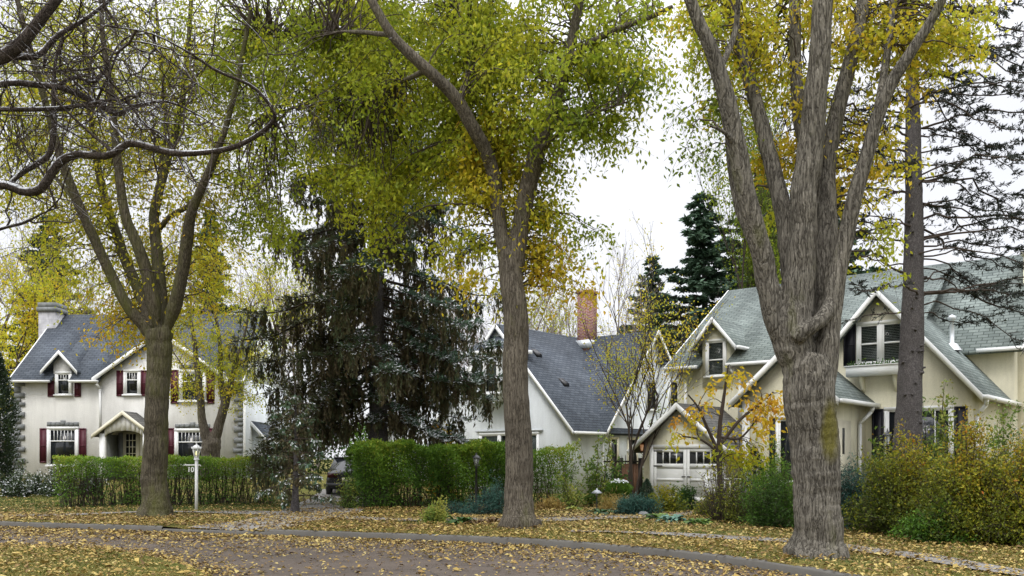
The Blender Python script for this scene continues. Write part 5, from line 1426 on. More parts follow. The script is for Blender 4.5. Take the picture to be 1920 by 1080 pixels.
# slim yellow tree by the brick chimney, maple by the garage
b = P(1186, 905, 31.0); b[2] = .1
small_tree('slim_tree', 'slender young tree with a few yellow leaves growing before the white house by the gate', b, 3, 7.2, 4, 12, 'twig', hue=.68, nleaf=2900, leaf_size=.09, r=.05, up=.22, spread=.33, lean=.16, wood='twig', jit=.12)
def maple():
    d = 24.0
    big_tree('maple_tree', 'small maple with big amber and green leaves in front of the garage', (1352, 970), d,
      [(1352, 975, 11), (1350, 900, 11), (1348, 850, 10)],
      [[(1348, 870, 9), (1350, 800, 8), (1358, 740, 6), (1365, 690, 3)], [(1348, 850, 7), (1325, 800, 6), (1310, 765, 4), (1290, 740, 3)], [(1350, 835, 7), (1385, 790, 6), (1420, 760, 4), (1450, 735, 3)],
       [(1349, 850, 5), (1315, 825, 4), (1280, 818, 2.5)], [(1352, 820, 5), (1390, 820, 4), (1430, 770, 2.5)]],
      [(1375, 785, 75, 60, 0, .8, 12, .80), (1300, 770, 40, 40, 0, .6, 5, .84), (1420, 760, 50, 40, 0, .6, 9, .86), (1380, 700, 40, 30, 0, .5, 4, .80), (1355, 860, 45, 40, 0, .6, 6, .58), (1385, 870, 45, 40, 0, .6, 6, .58), (1450, 765, 30, 25, 0, .4, 4, .86), (1275, 815, 25, 12, 0, .3, 2, .76), (1415, 850, 40, 35, 0, .5, 4, .66)],
      'twig', trees_kw=dict(nsub=4, per=6, leaf=.15, sub_len=.42, spread=.08), voxel=0, amt=.2)
maple()

rgb = np.random.default_rng(77)
def back(px, top, d, seed, **kw):
    x = (px - CX) * d / F; H = CZ + (HZ - top) * d / F
    return H, (x, d, gz(x, d) - .1)
BG = [(915, 470, 60, 'twig_pale', 0, .6, 'bare pale tree behind the bay window of the white house'), (1010, 455, 62, 'twig_pale', 900, .5, 'bare grey tree behind the white house just right of the central elm'),
      (1075, 480, 66, 'twig_pale', 1200, .55, 'thin leaved tree behind the white roof left of the brick chimney'), (1160, 500, 64, 'twig_pale', 500, .66, 'pinkish bare tree behind the brick chimney'), (1250, 560, 60, 'twig_grey', 2200, .70, 'yellow tree behind the white house in front of the pointed fir'),
      (505, 420, 58, 'twig_grey', 1500, .58, 'loose yellow tree behind the end of the grey house'), (330, 330, 62, 'twig_grey', 1700, .56, 'tall olive tree behind the ridge of the grey house'), (190, 380, 60, 'twig_grey', 1700, .58, 'tall thin-leaved tree behind the front gable of the grey house'),
      (590, 440, 64, 'twig_pale', 1200, .55, 'pale tree seen through the drooping spruce'), (800, 430, 62, 'twig_pale', 900, .5, 'bare tree seen through the boughs beside the central elm'),
      (20, 330, 55, 'twig_grey', 3600, .62, 'tall olive tree at the edge behind the yellow tree')]
for i, (px, top, d, bk, nl, hu, lab) in enumerate(BG):
    H, loc = back(px, top, d, i)
    small_tree('background_tree', lab, loc, 1 if i % 2 else 2, H, 5, 40 + i, bk, hue=hu, nleaf=int(nl * 1.5), leaf_size=.17, r=.17, up=.16, spread=.42, first=.30, jit=.25, group='leafless and yellowing trees behind the houses')
# yellow tree and cedar at the left edge
b = P(12, 900, 47); b[2] = .6
small_tree('yellow_tree', 'dense golden yellow tree beside the stone chimney of the grey house', (b[0] - .6, 47, .6), 2, 9.6, 5, 91, 'twig', hue=.66, nleaf=15000, leaf_size=.16, r=.14, up=.14, spread=.5, jit=.3)
b = P(1452, 880, 44); b[2] = .1
small_tree('poplar_tree', 'narrow green leafy tree behind the cream roof between the elm stems', b, 3, 13.0, 5, 23, 'twig', hue=.22, nleaf=15000, leaf_size=.16, r=.10, up=.5, spread=.22, lean=.05, jit=.22)
# ------------------------------------------------------------------ hedges and shrubs
def put(name, g, mat, root, smooth=False):
    if not g.empty(): g.obj(name, mat, root, smooth=smooth)

def hedge(name, label, ends, z0, z1, w, nleaf, mat='leaf_hedge', hue=.4, leaf=.06, nstem=120, top=.14, wave=.04, up=.6, low=.45, seed=1, group=None):
    """clipped row: upright stems below, leaves thickest near the top and the faces"""
    rg = np.random.default_rng(seed)
    a, b = np.array(ends[0], float), np.array(ends[1], float)
    L = np.linalg.norm(b - a); t = (b - a) / L; nn = np.array([-t[1], t[0]])
    root = thing(name, label, 'hedge', (a[0], a[1], z0), math.atan2(t[1], t[0]), group)
    H = z1 - z0
    topz = lambda s: H + wave * np.sin(s * 1.9 + seed) + wave * .7 * np.sin(s * 5.3 + 2 * seed) + wave * .6 * np.sin(s * 13.1 + seed)
    n = nleaf
    s = rg.uniform(-.15, L + .15, n); q = rg.uniform(0, 1, n)
    zz = topz(s) * (1 - rg.uniform(0, 1, n) ** 1.35 * .98) + rg.normal(0, .02, n)
    y = w / 2 * np.sign(rg.uniform(-1, 1, n)) * rg.uniform(0, 1, n) ** .35 * (1 + .16 * np.sin(s * 3.1 + 4 * zz) + .14 * np.sin(s * 7.7 + zz * 3))
    # gaps low down
    clump = np.sin(s * 2.7 + seed) + np.sin(s * 6.1 + 1) * .7 + np.sin(s * 11.3 + zz * 5) * .5
    keep = (zz / H > low) | (rg.uniform(0, 1, n) < .28 + .35 * (clump > .1))
    ontop = rg.uniform(0, 1, n) < top
    zz = np.where(ontop, topz(s) + np.abs(rg.normal(0, .035, n)), zz); y = np.where(ontop, rg.uniform(-w / 2, w / 2, n), y)
    p = np.stack([s, y, np.maximum(zz, .03)], -1)[keep | ontop]; m = len(p)
    ax = nrm(rg.normal(size=(m, 3)) + np.array([0, 0, up])) ; g = G()
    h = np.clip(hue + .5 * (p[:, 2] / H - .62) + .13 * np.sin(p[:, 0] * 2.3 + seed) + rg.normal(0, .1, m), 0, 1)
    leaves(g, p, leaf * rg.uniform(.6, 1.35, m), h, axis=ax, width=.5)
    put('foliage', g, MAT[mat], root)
    g = G(); k = nstem; s = rg.uniform(0, L, k); t8 = np.linspace(0, 1, 7)[None, :, None]
    base = np.stack([s, rg.normal(0, w * .14, k), np.full(k, -.05)], -1)
    tip = np.stack([s + rg.normal(0, .22, k), rg.uniform(-w / 2, w / 2, k), topz(s) * rg.uniform(.75, 1.0, k)], -1)
    path = base[:, None] + (tip - base)[:, None] * t8 + np.cumsum(rg.normal(0, .012, (k, 7, 3)), 1)
    tubes(g, path, rg.uniform(.008, .02, (k, 1)) * np.linspace(1, .3, 7)[None], 4)
    k2 = k * 4; src = path[rg.integers(0, k, k2), rg.integers(1, 6, k2)]
    dv = nrm(rg.normal(size=(k2, 3)) * np.array([1, 1, .5]) + np.array([0, 0, 1.1])); t5 = np.linspace(0, 1, 5)[None, :, None]
    q = src[:, None] + dv[:, None] * rg.uniform(.15, .45, (k2, 1, 1)) * t5; q[..., 2] = np.minimum(q[..., 2], H); q[..., 1] = np.clip(q[..., 1], -w * .55, w * .55)
    tubes(g, q, np.linspace(.006, .003, 5)[None] * np.ones((k2, 1)), 3)
    put('stems', g, MAT['twig'], root)
    return root

def bush(name, label, cat, loc, rx, ry, H, nstem, nleaf, mat, hue, leaf=.06, lowest=.15, up=.3, stem_r=.01, lump=.2, droop=0., hvar=.1, hgrad=.2, width=.5, jit=.06, seed=1, twig='twig', flowers=0, sub=3, straight=.0, group=None, rz=0.0, inner=.35):
    rg = np.random.default_rng(seed)
    root = thing(name, label, cat, loc, rz, group)
    v = nrm(rg.normal(size=(nstem, 3))); v[:, 2] = np.abs(v[:, 2])
    lm = 1 + lump * (np.sin(v[:, 0] * 5 + seed) * np.sin(v[:, 1] * 4 + 1) + .6 * np.sin(v[:, 2] * 7 + v[:, 0] * 6))
    rr = (inner + (1 - inner) * rg.uniform(0, 1, nstem) ** .5) * lm
    tip = v * np.array([rx, ry, H]) * rr[:, None]; tip[:, 2] = np.maximum(tip[:, 2], H * .12)
    base = tip * np.array([.22, .22, 0]) + rg.normal(0, .03, (nstem, 3)); base[:, 2] = -.05
    t8 = np.linspace(0, 1, 8)[None, :, None]
    mid = base + (tip - base) * .5 + np.array([0, 0, 1]) * tip[:, 2:3] * (.22 - straight)
    path = (1 - t8) ** 2 * base[:, None] + 2 * t8 * (1 - t8) * mid[:, None] + t8 ** 2 * tip[:, None] - np.array([0, 0, droop]) * t8 ** 3 * H
    path = path + np.cumsum(rg.normal(0, .008, path.shape), 1)
    g = G(); tubes(g, path, stem_r * rg.uniform(.5, 1.3, (nstem, 1)) * np.linspace(1, .3, 8)[None], 4)
    ks = nstem * sub
    if ks:
        src = path[rg.integers(0, nstem, ks), rg.integers(3, 8, ks)]
        dv = nrm(rg.normal(size=(ks, 3)) + np.array([0, 0, .5])); t5 = np.linspace(0, 1, 5)[None, :, None]
        sp = src[:, None] + dv[:, None] * rg.uniform(.08, .3, (ks, 1, 1)) * (H / 1.2) * t5
        sp[..., 2] = np.maximum(sp[..., 2], .01)
        tubes(g, sp, np.linspace(stem_r * .4, stem_r * .2, 5)[None] * np.ones((ks, 1)), 3)
    if stem_r > 0: put('stems', g, MAT[twig], root)
    n = nleaf
    if ks:
        use = rg.uniform(size=n) < .65
        a = sp[rg.integers(0, ks, n), rg.integers(0, 5, n)]; f = np.clip(rg.uniform(lowest, 1.0, n) * 7, 0, 6.99); i = f.astype(int); r = rg.integers(0, nstem, n)
        b_ = path[r, i] + (path[r, i + 1] - path[r, i]) * (f - i)[:, None]
        p = np.where(use[:, None], a, b_)
    else:
        f = np.clip(rg.uniform(lowest, 1.0, n) * 7, 0, 6.99); i = f.astype(int); r = rg.integers(0, nstem, n); p = path[r, i] + (path[r, i + 1] - path[r, i]) * (f - i)[:, None]
    p = p + rg.normal(0, jit, (n, 3)); p[:, 2] = np.maximum(p[:, 2], .015)
    h = np.clip(hue + hgrad * (p[:, 2] / H - .5) + hvar * np.sin(p[:, 0] * 4 / max(rx, .3) + seed) + rg.normal(0, hvar, n), 0, 1)
    g = G(); leaves(g, p, leaf * rg.uniform(.6, 1.4, n), h, axis=nrm(rg.normal(size=(n, 3)) + np.array([0, 0, up])), width=width)
    put('foliage', g, MAT[mat], root)
    if flowers:
        g = G(); c = path[rg.integers(0, nstem, flowers), 7] + rg.normal(0, .06, (flowers, 3))
        for k in range(7): leaves(g, c + rg.normal(0, .006, c.shape), .035 if H > .6 else .02, 1.0, width=.8)
        put('flowers', g, MAT['leaf_white'], root)
    return root

def hosta(name, label, loc, r, n, mat, hue, seed, L=.24, w=.55, cat='plant'):
    """rosette of broad arching leaves"""
    rg = np.random.default_rng(seed); root = thing(name, label, cat, loc); g = G()
    for i in range(n):
        a = rg.uniform(0, 6.283); el = rg.uniform(.25, 1.25); ln = L * rg.uniform(.7, 1.3); d = np.array([math.cos(a), math.sin(a), 0]); lat = np.array([-d[1], d[0], 0])
        o = d * r * rg.uniform(0, .5)
        K = 6; t = np.linspace(0, 1, K); c = o + d * (t * ln * 1.5 * math.cos(el))[:, None] + np.array([0, 0, 1]) * ((t * math.sin(el) * 1.4 - .9 * t * t) * ln + .03)[:, None]
        c[:, 2] = np.maximum(c[:, 2], .02)
        wd = w * ln * .5 * np.sin(np.clip((t - .05) / .95, 0, 1) * math.pi) ** .7 + .004
        A, B = c + lat * wd[:, None] + np.array([0, 0, .25]) * wd[:, None], c - lat * wd[:, None] + np.array([0, 0, .25]) * wd[:, None]
        v = np.concatenate([A, c, B]); q = [(k, k + 1, K + k + 1, K + k) for k in range(K - 1)] + [(K + k, K + k + 1, 2 * K + k + 1, 2 * K + k) for k in range(K - 1)]
        g.add(v, q, hue=float(np.clip(hue + rg.normal(0, .12), 0, 1)))
    put('leaves', g, MAT[mat], root, True)
    return root

def at(px, py, d=None):
    if d is None: return gp(px, py)
    x = (px - CX) * d / F; return np.array([x, d, float(gz(x, d))])
def ht(py, d, z0): return CZ + (HZ - py) * d / F - z0

# clipped hedges
a, b = at(98, 952), at(505, 946)
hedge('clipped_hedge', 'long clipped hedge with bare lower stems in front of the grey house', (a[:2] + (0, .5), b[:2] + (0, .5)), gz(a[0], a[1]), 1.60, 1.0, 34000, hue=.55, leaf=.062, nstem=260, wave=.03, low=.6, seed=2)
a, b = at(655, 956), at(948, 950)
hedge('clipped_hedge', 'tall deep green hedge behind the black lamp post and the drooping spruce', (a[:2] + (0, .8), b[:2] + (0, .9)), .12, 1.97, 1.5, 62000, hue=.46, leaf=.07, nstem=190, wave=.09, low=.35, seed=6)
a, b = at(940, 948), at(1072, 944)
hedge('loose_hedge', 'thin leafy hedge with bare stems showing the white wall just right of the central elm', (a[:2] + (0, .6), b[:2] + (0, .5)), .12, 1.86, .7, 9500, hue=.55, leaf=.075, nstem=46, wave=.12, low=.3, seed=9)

hedge('background_hedge', 'distant dark shrub row closing the gap behind the drooping spruce', ((-15.0, 53), (-2.0, 50)), .5, 3.4, 2.0, 9000, hue=.25, leaf=.22, nstem=60, wave=.3, low=.0, seed=12)
SN = [(30, 938, 75, 44, .35, 'snow-flecked low shrub at the foot of the cedar'), (108, 934, 60, 58, .4, 'snow-dusted leafy plant at the hedge end below the grey wall'), (165, 930, 55, 40, .4, 'small snowy plant between the hedge end and the grey house'), (70, 934, 50, 34, .5, 'pale snow-covered plant between the cedar shrub and the hedge')]
for i, (px, py, w, h, hu, lab) in enumerate(SN):
    p = at(px, py, 33.5 + .4 * i); s = 33.5 / F
    bush('snowy_shrub', lab, 'shrub', p, w * s / 2, .5, h * s * 1.25, 40, 3200, 'leaf_snowy', hu, .085, seed=20 + i, group='snowy plants under the grey wall', flowers=24)
# tall cedar at the left edge
def cedar(name, label, loc, r, H, n, mat, hue, seed, cat='tree', leaf=.14):
    rg = np.random.default_rng(seed); root = thing(name, label, cat, loc)
    g = G(); z = np.linspace(-.05, H * .95, 14); tubes(g, np.stack([0 * z, 0 * z, z], -1), np.linspace(r * .14, .01, 14), 8); put('trunk', g, MAT['bark_spruce'], root)
    g = G(); a = rg.uniform(0, 6.283, n); t = rg.uniform(0, 1, n) ** 1.15
    rad = r * np.minimum(1, (1 - t) * 2.2) ** .75 * (.82 + .12 * np.sin(a * 5 + t * 9) + .10 * np.sin(a * 3 - t * 23)) * rg.uniform(.55, 1.05, n)
    p = np.stack([np.cos(a) * rad, np.sin(a) * rad, t * H + .03], -1)
    leaves(g, p, leaf * rg.uniform(.6, 1.3, n), np.clip(hue + .12 * np.sin(a * 5 + t * 9) + rg.normal(0, .12, n), 0, 1), axis=nrm(np.stack([np.cos(a) * .6, np.sin(a) * .6, np.full(n, .8)], -1) + rg.normal(0, .4, (n, 3))), width=.4)
    put('crown', g, MAT[mat], root)
    return root
cedar('cedar_tree', 'columnar dark green cedar flecked with snow beside the grey house corner', at(-8, 900, 37), .85, 5.6, 13000, 'leaf_snowy', .12, 3)
cedar('small_conifer', 'little dark conifer with snow standing before the cream porch', at(1414, 940, 25.5), .42, 1.75, 2600, 'leaf_snowy', .15, 4, leaf=.09)
cedar('cone_shrub', 'dark clipped cone shrub beside the garage door and the board gate', at(1213, 932, 29.6), .24, .78, 3600, 'needle_plain', .25, 6, 'shrub', .05)

# garden bed plants
bush('golden_shrub', 'rounded yellow green shrub at the corner of the bed below the tall hedge', 'shrub', at(816, 980), .33, .3, .48, 60, 3000, 'leaf_green', .82, .05, seed=31)
bush('juniper_shrub', 'low spreading blue green juniper in front of the black lamp post', 'shrub', at(872, 966, 24.2), .85, .5, .40, 90, 5200, 'leaf_teal', .35, .06, width=.22, seed=32, lump=.3)
bush('juniper_shrub', 'upright feathery green juniper between the black lamp post and the central elm', 'shrub', at(926, 958, 24.5), .42, .4, 1.02, 80, 5200, 'leaf_teal', .5, .07, width=.2, up=1.0, seed=33)
hosta('hosta_plant', 'broad-leaved green hosta below the tall hedge, beside the golden shrub', at(862, 982), .32, 34, 'leaf_green', .30, 34)
hosta('withered_plant', 'brown withered hosta against the foot of the central elm', at(925, 982), .34, 44, 'leaf_ground', .18, 35, .2, .3)
hosta('withered_plant', 'rust brown drooping plant between the green hosta and the central elm', at(896, 984), .26, 34, 'leaf_ground', .05, 36, .17, .3)
bush('ornamental_shrub', 'pale leafed open shrub growing against the white house wall', 'shrub', at(1118, 945, 28.2), .62, .5, 2.35, 26, 1500, 'leaf_green', .68, .11, seed=37, stem_r=.013, straight=.2, lump=.35, hgrad=.1)
bush('leafy_shrub', 'bluish leaved shrub beside the board gate with loose pale leaves', 'shrub', at(1150, 946, 29.0), .42, .4, 1.7, 20, 1300, 'leaf_green', .35, .10, seed=38, stem_r=.012)
bush('flowering_shrub', 'thin yellowing stems with scattered leaves before the white wall near the loose hedge', 'shrub', at(1072, 950, 27.4), .5, .4, 1.35, 24, 700, 'leaf_green', .8, .085, seed=39, stem_r=.009)
def topiary():
    p = at(1160, 945, 28.0); root = thing('topiary_shrub', 'round clipped shrub on a short stem with snow on top beside the gate', 'shrub', p)
    g = G(); tubes(g, np.array([(0, 0, -.05), (.02, 0, .2), (0, .01, .42)]), np.array([.03, .025, .02]), 7); put('stem', g, MAT['twig'], root)
    rg = np.random.default_rng(5); n = 5200; v = nrm(rg.normal(size=(n, 3))); q = v * np.array([.40, .40, .27]) * rg.uniform(.6, 1.04, (n, 1)) * (1 + .08 * np.sin(v[:, :1] * 9) * np.sin(v[:, 2:] * 8)) + np.array([0, 0, .56])
    g = G(); leaves(g, q, .05, np.clip(.45 + .2 * v[:, 2] + rg.normal(0, .1, n), 0, 1), axis=nrm(v + rg.normal(0, .6, (n, 3)))); put('foliage', g, MAT['leaf_hedge'], root)
    n = 260; a = rg.uniform(0, 6.28, n); r = .28 * rg.uniform(0, 1, n) ** .5; g = G()
    leaves(g, np.stack([np.cos(a) * r, np.sin(a) * r, .84 - r * r * .9 + rg.normal(0, .012, n)], -1), .06, 1.0, axis=nrm(rg.normal(size=(n, 3)) * np.array([1, 1, .2])), width=.9); put('snow_cap', g, MAT['snow'], root)
topiary()
bush('lavender_mound', 'blue green mound of narrow leaves beside the garden path', 'shrub', at(1190, 966), .62, .4, .52, 160, 6500, 'leaf_teal', .5, .10, width=.16, up=.9, seed=41, sub=1)
hosta('hosta_plant', 'dark green hosta in the soil bed left of the blue green mound', at(1128, 966), .4, 46, 'leaf_green', .22, 42)
hosta('hosta_plant', 'pale rosette plant behind the soil bed under the loose hedge', at(1078, 958), .24, 26, 'leaf_green', .85, 43, .18)
bush('dry_grass_clump', 'tan dry grass clump behind the soil bed below the pale shrub', 'plant', at(1150, 957), .55, .4, .5, 150, 2200, 'leaf_ground', .85, .14, width=.07, up=1.6, seed=44, sub=0, stem_r=.0)
bush('dry_grass_clump', 'ochre low plants behind the soil bed nearest the central elm', 'plant', at(1030, 957), .5, .3, .34, 110, 2400, 'leaf_ground', .55, .07, up=.8, seed=45, sub=0, stem_r=.0)
bush('garden_shrub', 'olive and rust shrub between the blue green mound and the white garage door', 'shrub', at(1250, 962), .62, .45, .78, 80, 3000, 'leaf_rust', .35, .075, seed=46)
bush('garden_shrub', 'green leafy shrub before the white garage door', 'shrub', at(1283, 955, 25.8), .45, .4, .82, 60, 2400, 'leaf_green', .3, .085, seed=47)
bush('garden_shrub', 'yellow green shrub at the foot of the twiggy shrub near the garage', 'shrub', at(1330, 968), .55, .45, .62, 60, 2600, 'leaf_rust', .3, .06, seed=48)
hosta('hosta_plant', 'silvery green hosta at the lawn edge below the garage shrubs', at(1262, 980), .4, 40, 'leaf_teal', .9, 49)
hosta('hosta_plant', 'green hosta with cream leaf tips at the lawn edge under the maple', at(1310, 984), .42, 44, 'leaf_green', .45, 50)
hosta('hosta_plant', 'light green drooping hosta between the rust shrub and the silvery hosta', at(1236, 976), .3, 34, 'leaf_green', .62, 51)
p = at(1215, 972)
g = G(); rg_ = np.random.default_rng(3); v = nrm(rg_.normal(size=(60, 3)))
def boulder(label, loc, r, seed):
    rg = np.random.default_rng(seed); g = G(); K, S = 9, 14
    ph = np.linspace(0, math.pi, K)[:, None]; th = np.linspace(0, 2 * math.pi, S, endpoint=False)[None]
    r_ = r * (1 + .13 * np.sin(3 * th + seed) * np.sin(ph * 2) + .1 * np.sin(5 * th - 2 * ph + seed) * np.sin(ph))
    v = np.stack([r_ * np.sin(ph) * np.cos(th), r_ * np.sin(ph) * np.sin(th) * .8, r_ * np.cos(ph) * .62 + r * .3], -1).reshape(-1, 3)
    i = np.arange(K - 1)[:, None] * S; j = np.arange(S)[None]; j2 = (j + 1) % S
    g.add(v, np.stack([i + j, i + S + j, i + S + j2, i + j2], -1).reshape(-1, 4))
    return tag(g.obj('boulder', MAT['stone'], None, origin=np.array(loc) * 0), label, 'rock'), loc
for lab, q, r, sd_ in (('brown stone at the end of the garden path beside the blue green mound', at(1206, 968), .14, 3), ('dark stone at the lawn corner where the garden path meets the shrubs', at(1222, 975), .16, 5)):
    o, l = boulder(lab, q, r, sd_); o.location = [float(c) for c in l]

# shrubs on the right
bush('twiggy_shrub', 'bare-stemmed twiggy shrub with few leaves in front of the garage door edge', 'shrub', at(1350, 982, 21.6), .62, .5, 1.65, 80, 900, 'leaf_rust', .28, .06, seed=60, stem_r=.012, straight=.18, lump=.15, sub=4, lowest=.1, inner=.6)
bush('twiggy_shrub', 'dark twiggy shrub with small olive leaves between the maple and the yew', 'shrub', at(1395, 985, 21.2), .55, .5, 1.45, 70, 2600, 'leaf_rust', .22, .055, seed=61, stem_r=.011, straight=.15, sub=4)
bush('yew_shrub', 'dense dark green yew just left of the massive elm trunk', 'shrub', at(1452, 990), .72, .6, 1.30, 150, 15000, 'leaf_hedge', .24, .065, width=.28, seed=62, sub=4, lowest=.02)
bush('arborvitae_shrub', 'brighter green feathery shrub with a little snow behind the dark yew', 'shrub', at(1448, 965, 23.4), .75, .5, 1.75, 90, 8000, 'leaf_hedge', .55, .075, width=.3, up=.8, seed=63, sub=3)
bush('juniper_shrub', 'grey green juniper immediately right of the massive elm trunk', 'shrub', at(1600, 1000, 19.6), .72, .6, 1.66, 140, 14000, 'leaf_teal', .32, .065, width=.25, up=.5, seed=64, sub=4, lowest=.02, flowers=20)
for i, (px, py, d, rx, ry, H, n, hu, lab) in enumerate([(1690, 1006, 18.2, 1.05, .9, 1.92, 30000, .44, 'large olive and rust bush below the sparse spruce trunk'), (1815, 1022, 16.6, 1.0, .85, 1.98, 32000, .48, 'large amber and green bush in the middle of the rusty row'), (1945, 1030, 15.8, 1.0, .85, 2.0, 30000, .52, 'large golden rust bush cut off by the picture edge')]):
    bush('rusty_bush', lab, 'bush', at(px, py, d), rx, ry, H, 330, n, 'leaf_rust', hu - .14, .058, seed=70 + i, sub=5, lowest=.02, hgrad=.35, hvar=.13, jit=.05, group='rusty bushes in front of the cream house', lump=.16, inner=.45)
bush('low_bush', 'low green bush spilling at the foot of the rusty row', 'bush', at(1760, 1020, 16.4), .9, .35, .7, 80, 7000, 'leaf_hedge', .42, .06, seed=75)
bush('climbing_shrub', 'bright green climbing shrub over the cream house window behind the rusty bushes', 'shrub', at(1752, 930, 24.4), .95, .35, 3.05, 60, 3400, 'leaf_green', .62, .12, seed=76, stem_r=.014, lowest=.35, lump=.3)
bush('climbing_shrub', 'green leafy shrub behind the garden lantern before the black shutter', 'shrub', at(1655, 930, 25.0), .4, .3, 2.5, 30, 1300, 'leaf_green', .6, .11, seed=77, stem_r=.012, lowest=.35)
bush('rose_bush', 'tall rose bush with small white flowers by the corner of the cream house', 'shrub', at(1885, 950, 20.8), .62, .5, 2.55, 46, 4600, 'leaf_green', .52, .085, seed=78, stem_r=.012, flowers=26, lowest=.3)
bush('autumn_shrub', 'orange and yellow leaved shrub peeping over the tall hedge by the white wall', 'shrub', at(828, 945, 30.5), .75, .4, 2.55, 40, 1700, 'leaf_elm', .86, .10, seed=79, lowest=.55, hvar=.14)
bush('young_shrub', 'yellowish shrub in the gap beside the dark car', 'shrub', at(652, 958, 26.6), .35, .35, 1.05, 40, 1700, 'leaf_green', .7, .06, seed=80)
bush('green_shrub', 'pale green leafed small tree before the far end of the white house', 'shrub', at(1232, 905, 35.5), .7, .5, 3.9, 26, 1500, 'leaf_green', .7, .13, seed=81, stem_r=.02, lowest=.45, straight=.1)

# ------------------------------------------------------------------ street furniture and the like
def lamp_post_white():
    p = at(368.5, 957); H = ht(832, p[1], p[2]); k = p[1] / F
    t = thing('lamp_post', 'white lamp post with lit lantern and hanging number by the grey house hedge', 'lamp post', p)
    g = G(); g.box(-.036, .036, -.1, H - .46, -.036, .036, lambda a, b, c: (a, c, b)); g.lathe([(.085, H - .46), (.06, H - .42), (.05, H - .40), (0, H - .40)], (0, 0, 0), 12); g.obj('post', MAT['white'], t)
    g = G(); g.bar((-.31, 0, H - .62), (.10, 0, H - .62), .03, .035); g.bar((-.31, 0, H - .62), (-.33, 0, H - .60), .04, .05)
    for x in (-.20, -.12): g.bar((x, 0, H - .63), (x, 0, H - .67), .008, .008)
    br = g.obj('bracket', MAT['white'], t)
    cu = bpy.data.curves.new('house_number', 'FONT'); cu.body = '10'; cu.size = .20; cu.extrude = .006; cu.align_x = 'CENTER'; cu.offset = .003
    n = bpy.data.objects.new('house_number', cu); COL.objects.link(n); n.location = (-.165, -.01, H - .815); n.rotation_euler = (math.pi / 2, 0, 0)
    me = bpy.data.meshes.new_from_object(n); bpy.data.objects.remove(n); me.materials.append(MAT['white']); n = bpy.data.objects.new('house_number', me); COL.objects.link(n); n.parent = br; n.location = (-.165, -.01, H - .815); n.rotation_euler = (math.pi / 2, 0, 0)
    z0 = H - .38; g = G(); g.lathe([(.062, 0), (.115, .24), (.112, .242), (.058, .0)], (0, 0, z0), 6); g.obj('lantern_glass', MAT['lamp_glass'], t)
    g = G()
    for i in range(6):
        a = i * math.pi / 3; g.bar((.064 * math.cos(a), .064 * math.sin(a), z0), (.118 * math.cos(a), .118 * math.sin(a), z0 + .25), .018, .018)
    g.lathe([(.0, -.03), (.07, -.03), (.075, .01), (.06, .012)], (0, 0, z0), 6); ca = g.obj('lantern_frame', MAT['white'], t)
    g = G(); g.lathe([(.15, .24), (.145, .265), (.09, .31), (.05, .34), (.02, .36), (.018, .39), (.028, .405), (0, .44)], (0, 0, z0), 6)
    for i in range(6):
        a = i * math.pi / 3; g.bar((.13 * math.cos(a), .13 * math.sin(a), z0 + .24), (.15 * math.cos(a), .15 * math.sin(a), z0 + .29), .02, .02)
    g.obj('lantern_roof', MAT['white'], t)
    g = G(); g.lathe([(0, .04), (.018, .05), (.03, .10), (.024, .15), (0, .17)], (0, 0, z0), 10); g.obj('bulb', MAT['lamp_bulb'], t)
lamp_post_white()

def lamp_post_black(name, label, px, base, top, d=None, glass='lamp_glass'):
    p = at(px, base, d); H = ht(top, p[1], p[2])
    t = thing(name, label, 'lamp post', p)
    g = G(); g.lathe([(.075, -.05), (.075, .08), (.05, .14), (.036, .2), (.03, H - .45), (.045, H - .43), (.03, H - .40), (.05, H - .375), (0, H - .37)], (0, 0, 0), 12); g.obj('post', MAT['metal_black'], t)
    z0 = H - .36; g = G(); g.lathe([(.05, 0), (.088, .20), (.084, .2), (.046, 0)], (0, 0, z0), 6); g.obj('lantern_glass', MAT[glass], t)
    g = G()
    for i in range(6):
        a = i * math.pi / 3; g.bar((.052 * math.cos(a), .052 * math.sin(a), z0), (.09 * math.cos(a), .09 * math.sin(a), z0 + .2), .011, .011)
    g.obj('lantern_frame', MAT['metal_black'], t)
    g = G(); g.lathe([(.12, .195), (.115, .21), (.07, .26), (.03, .28), (.022, .30), (.012, .33), (0, .37)], (0, 0, z0), 12); g.obj('lantern_roof', MAT['metal_black'], t)
    g = G(); g.lathe([(0, .03), (.02, .03), (.02, .12), (0, .13)], (0, 0, z0), 8); g.obj('bulb', MAT['offwhite'], t)
lamp_post_black('lamp_post', 'slender black lamp post with lantern before the tall hedge', 893, 958, 848, 25.6)
lamp_post_black('garden_lantern', 'grey garden lantern on a post rising behind the rusty bushes', 1664, 985, 803, 21.5)

p = at(1119, 955, 26.2)
t = thing('path_light', 'low mushroom-topped path light in the soil bed', 'garden light', p)
g = G(); g.lathe([(.016, -.05), (.014, .48), (0, .48)], (0, 0, 0), 8); g.obj('stake', MAT['metal_black'], t)
g = G(); g.lathe([(.16, .50), (.155, .52), (.08, .58), (.03, .60), (.02, .64), (0, .65)], (0, 0, 0), 16); g.lathe([(0, .495), (.15, .50)], (0, 0, 0), 16); g.obj('shade', MAT['metal_grey'], t)
g = G(); g.lathe([(.04, .42), (.045, .50)], (0, 0, 0), 10); g.obj('lens', MAT['lamp_glass'], t)

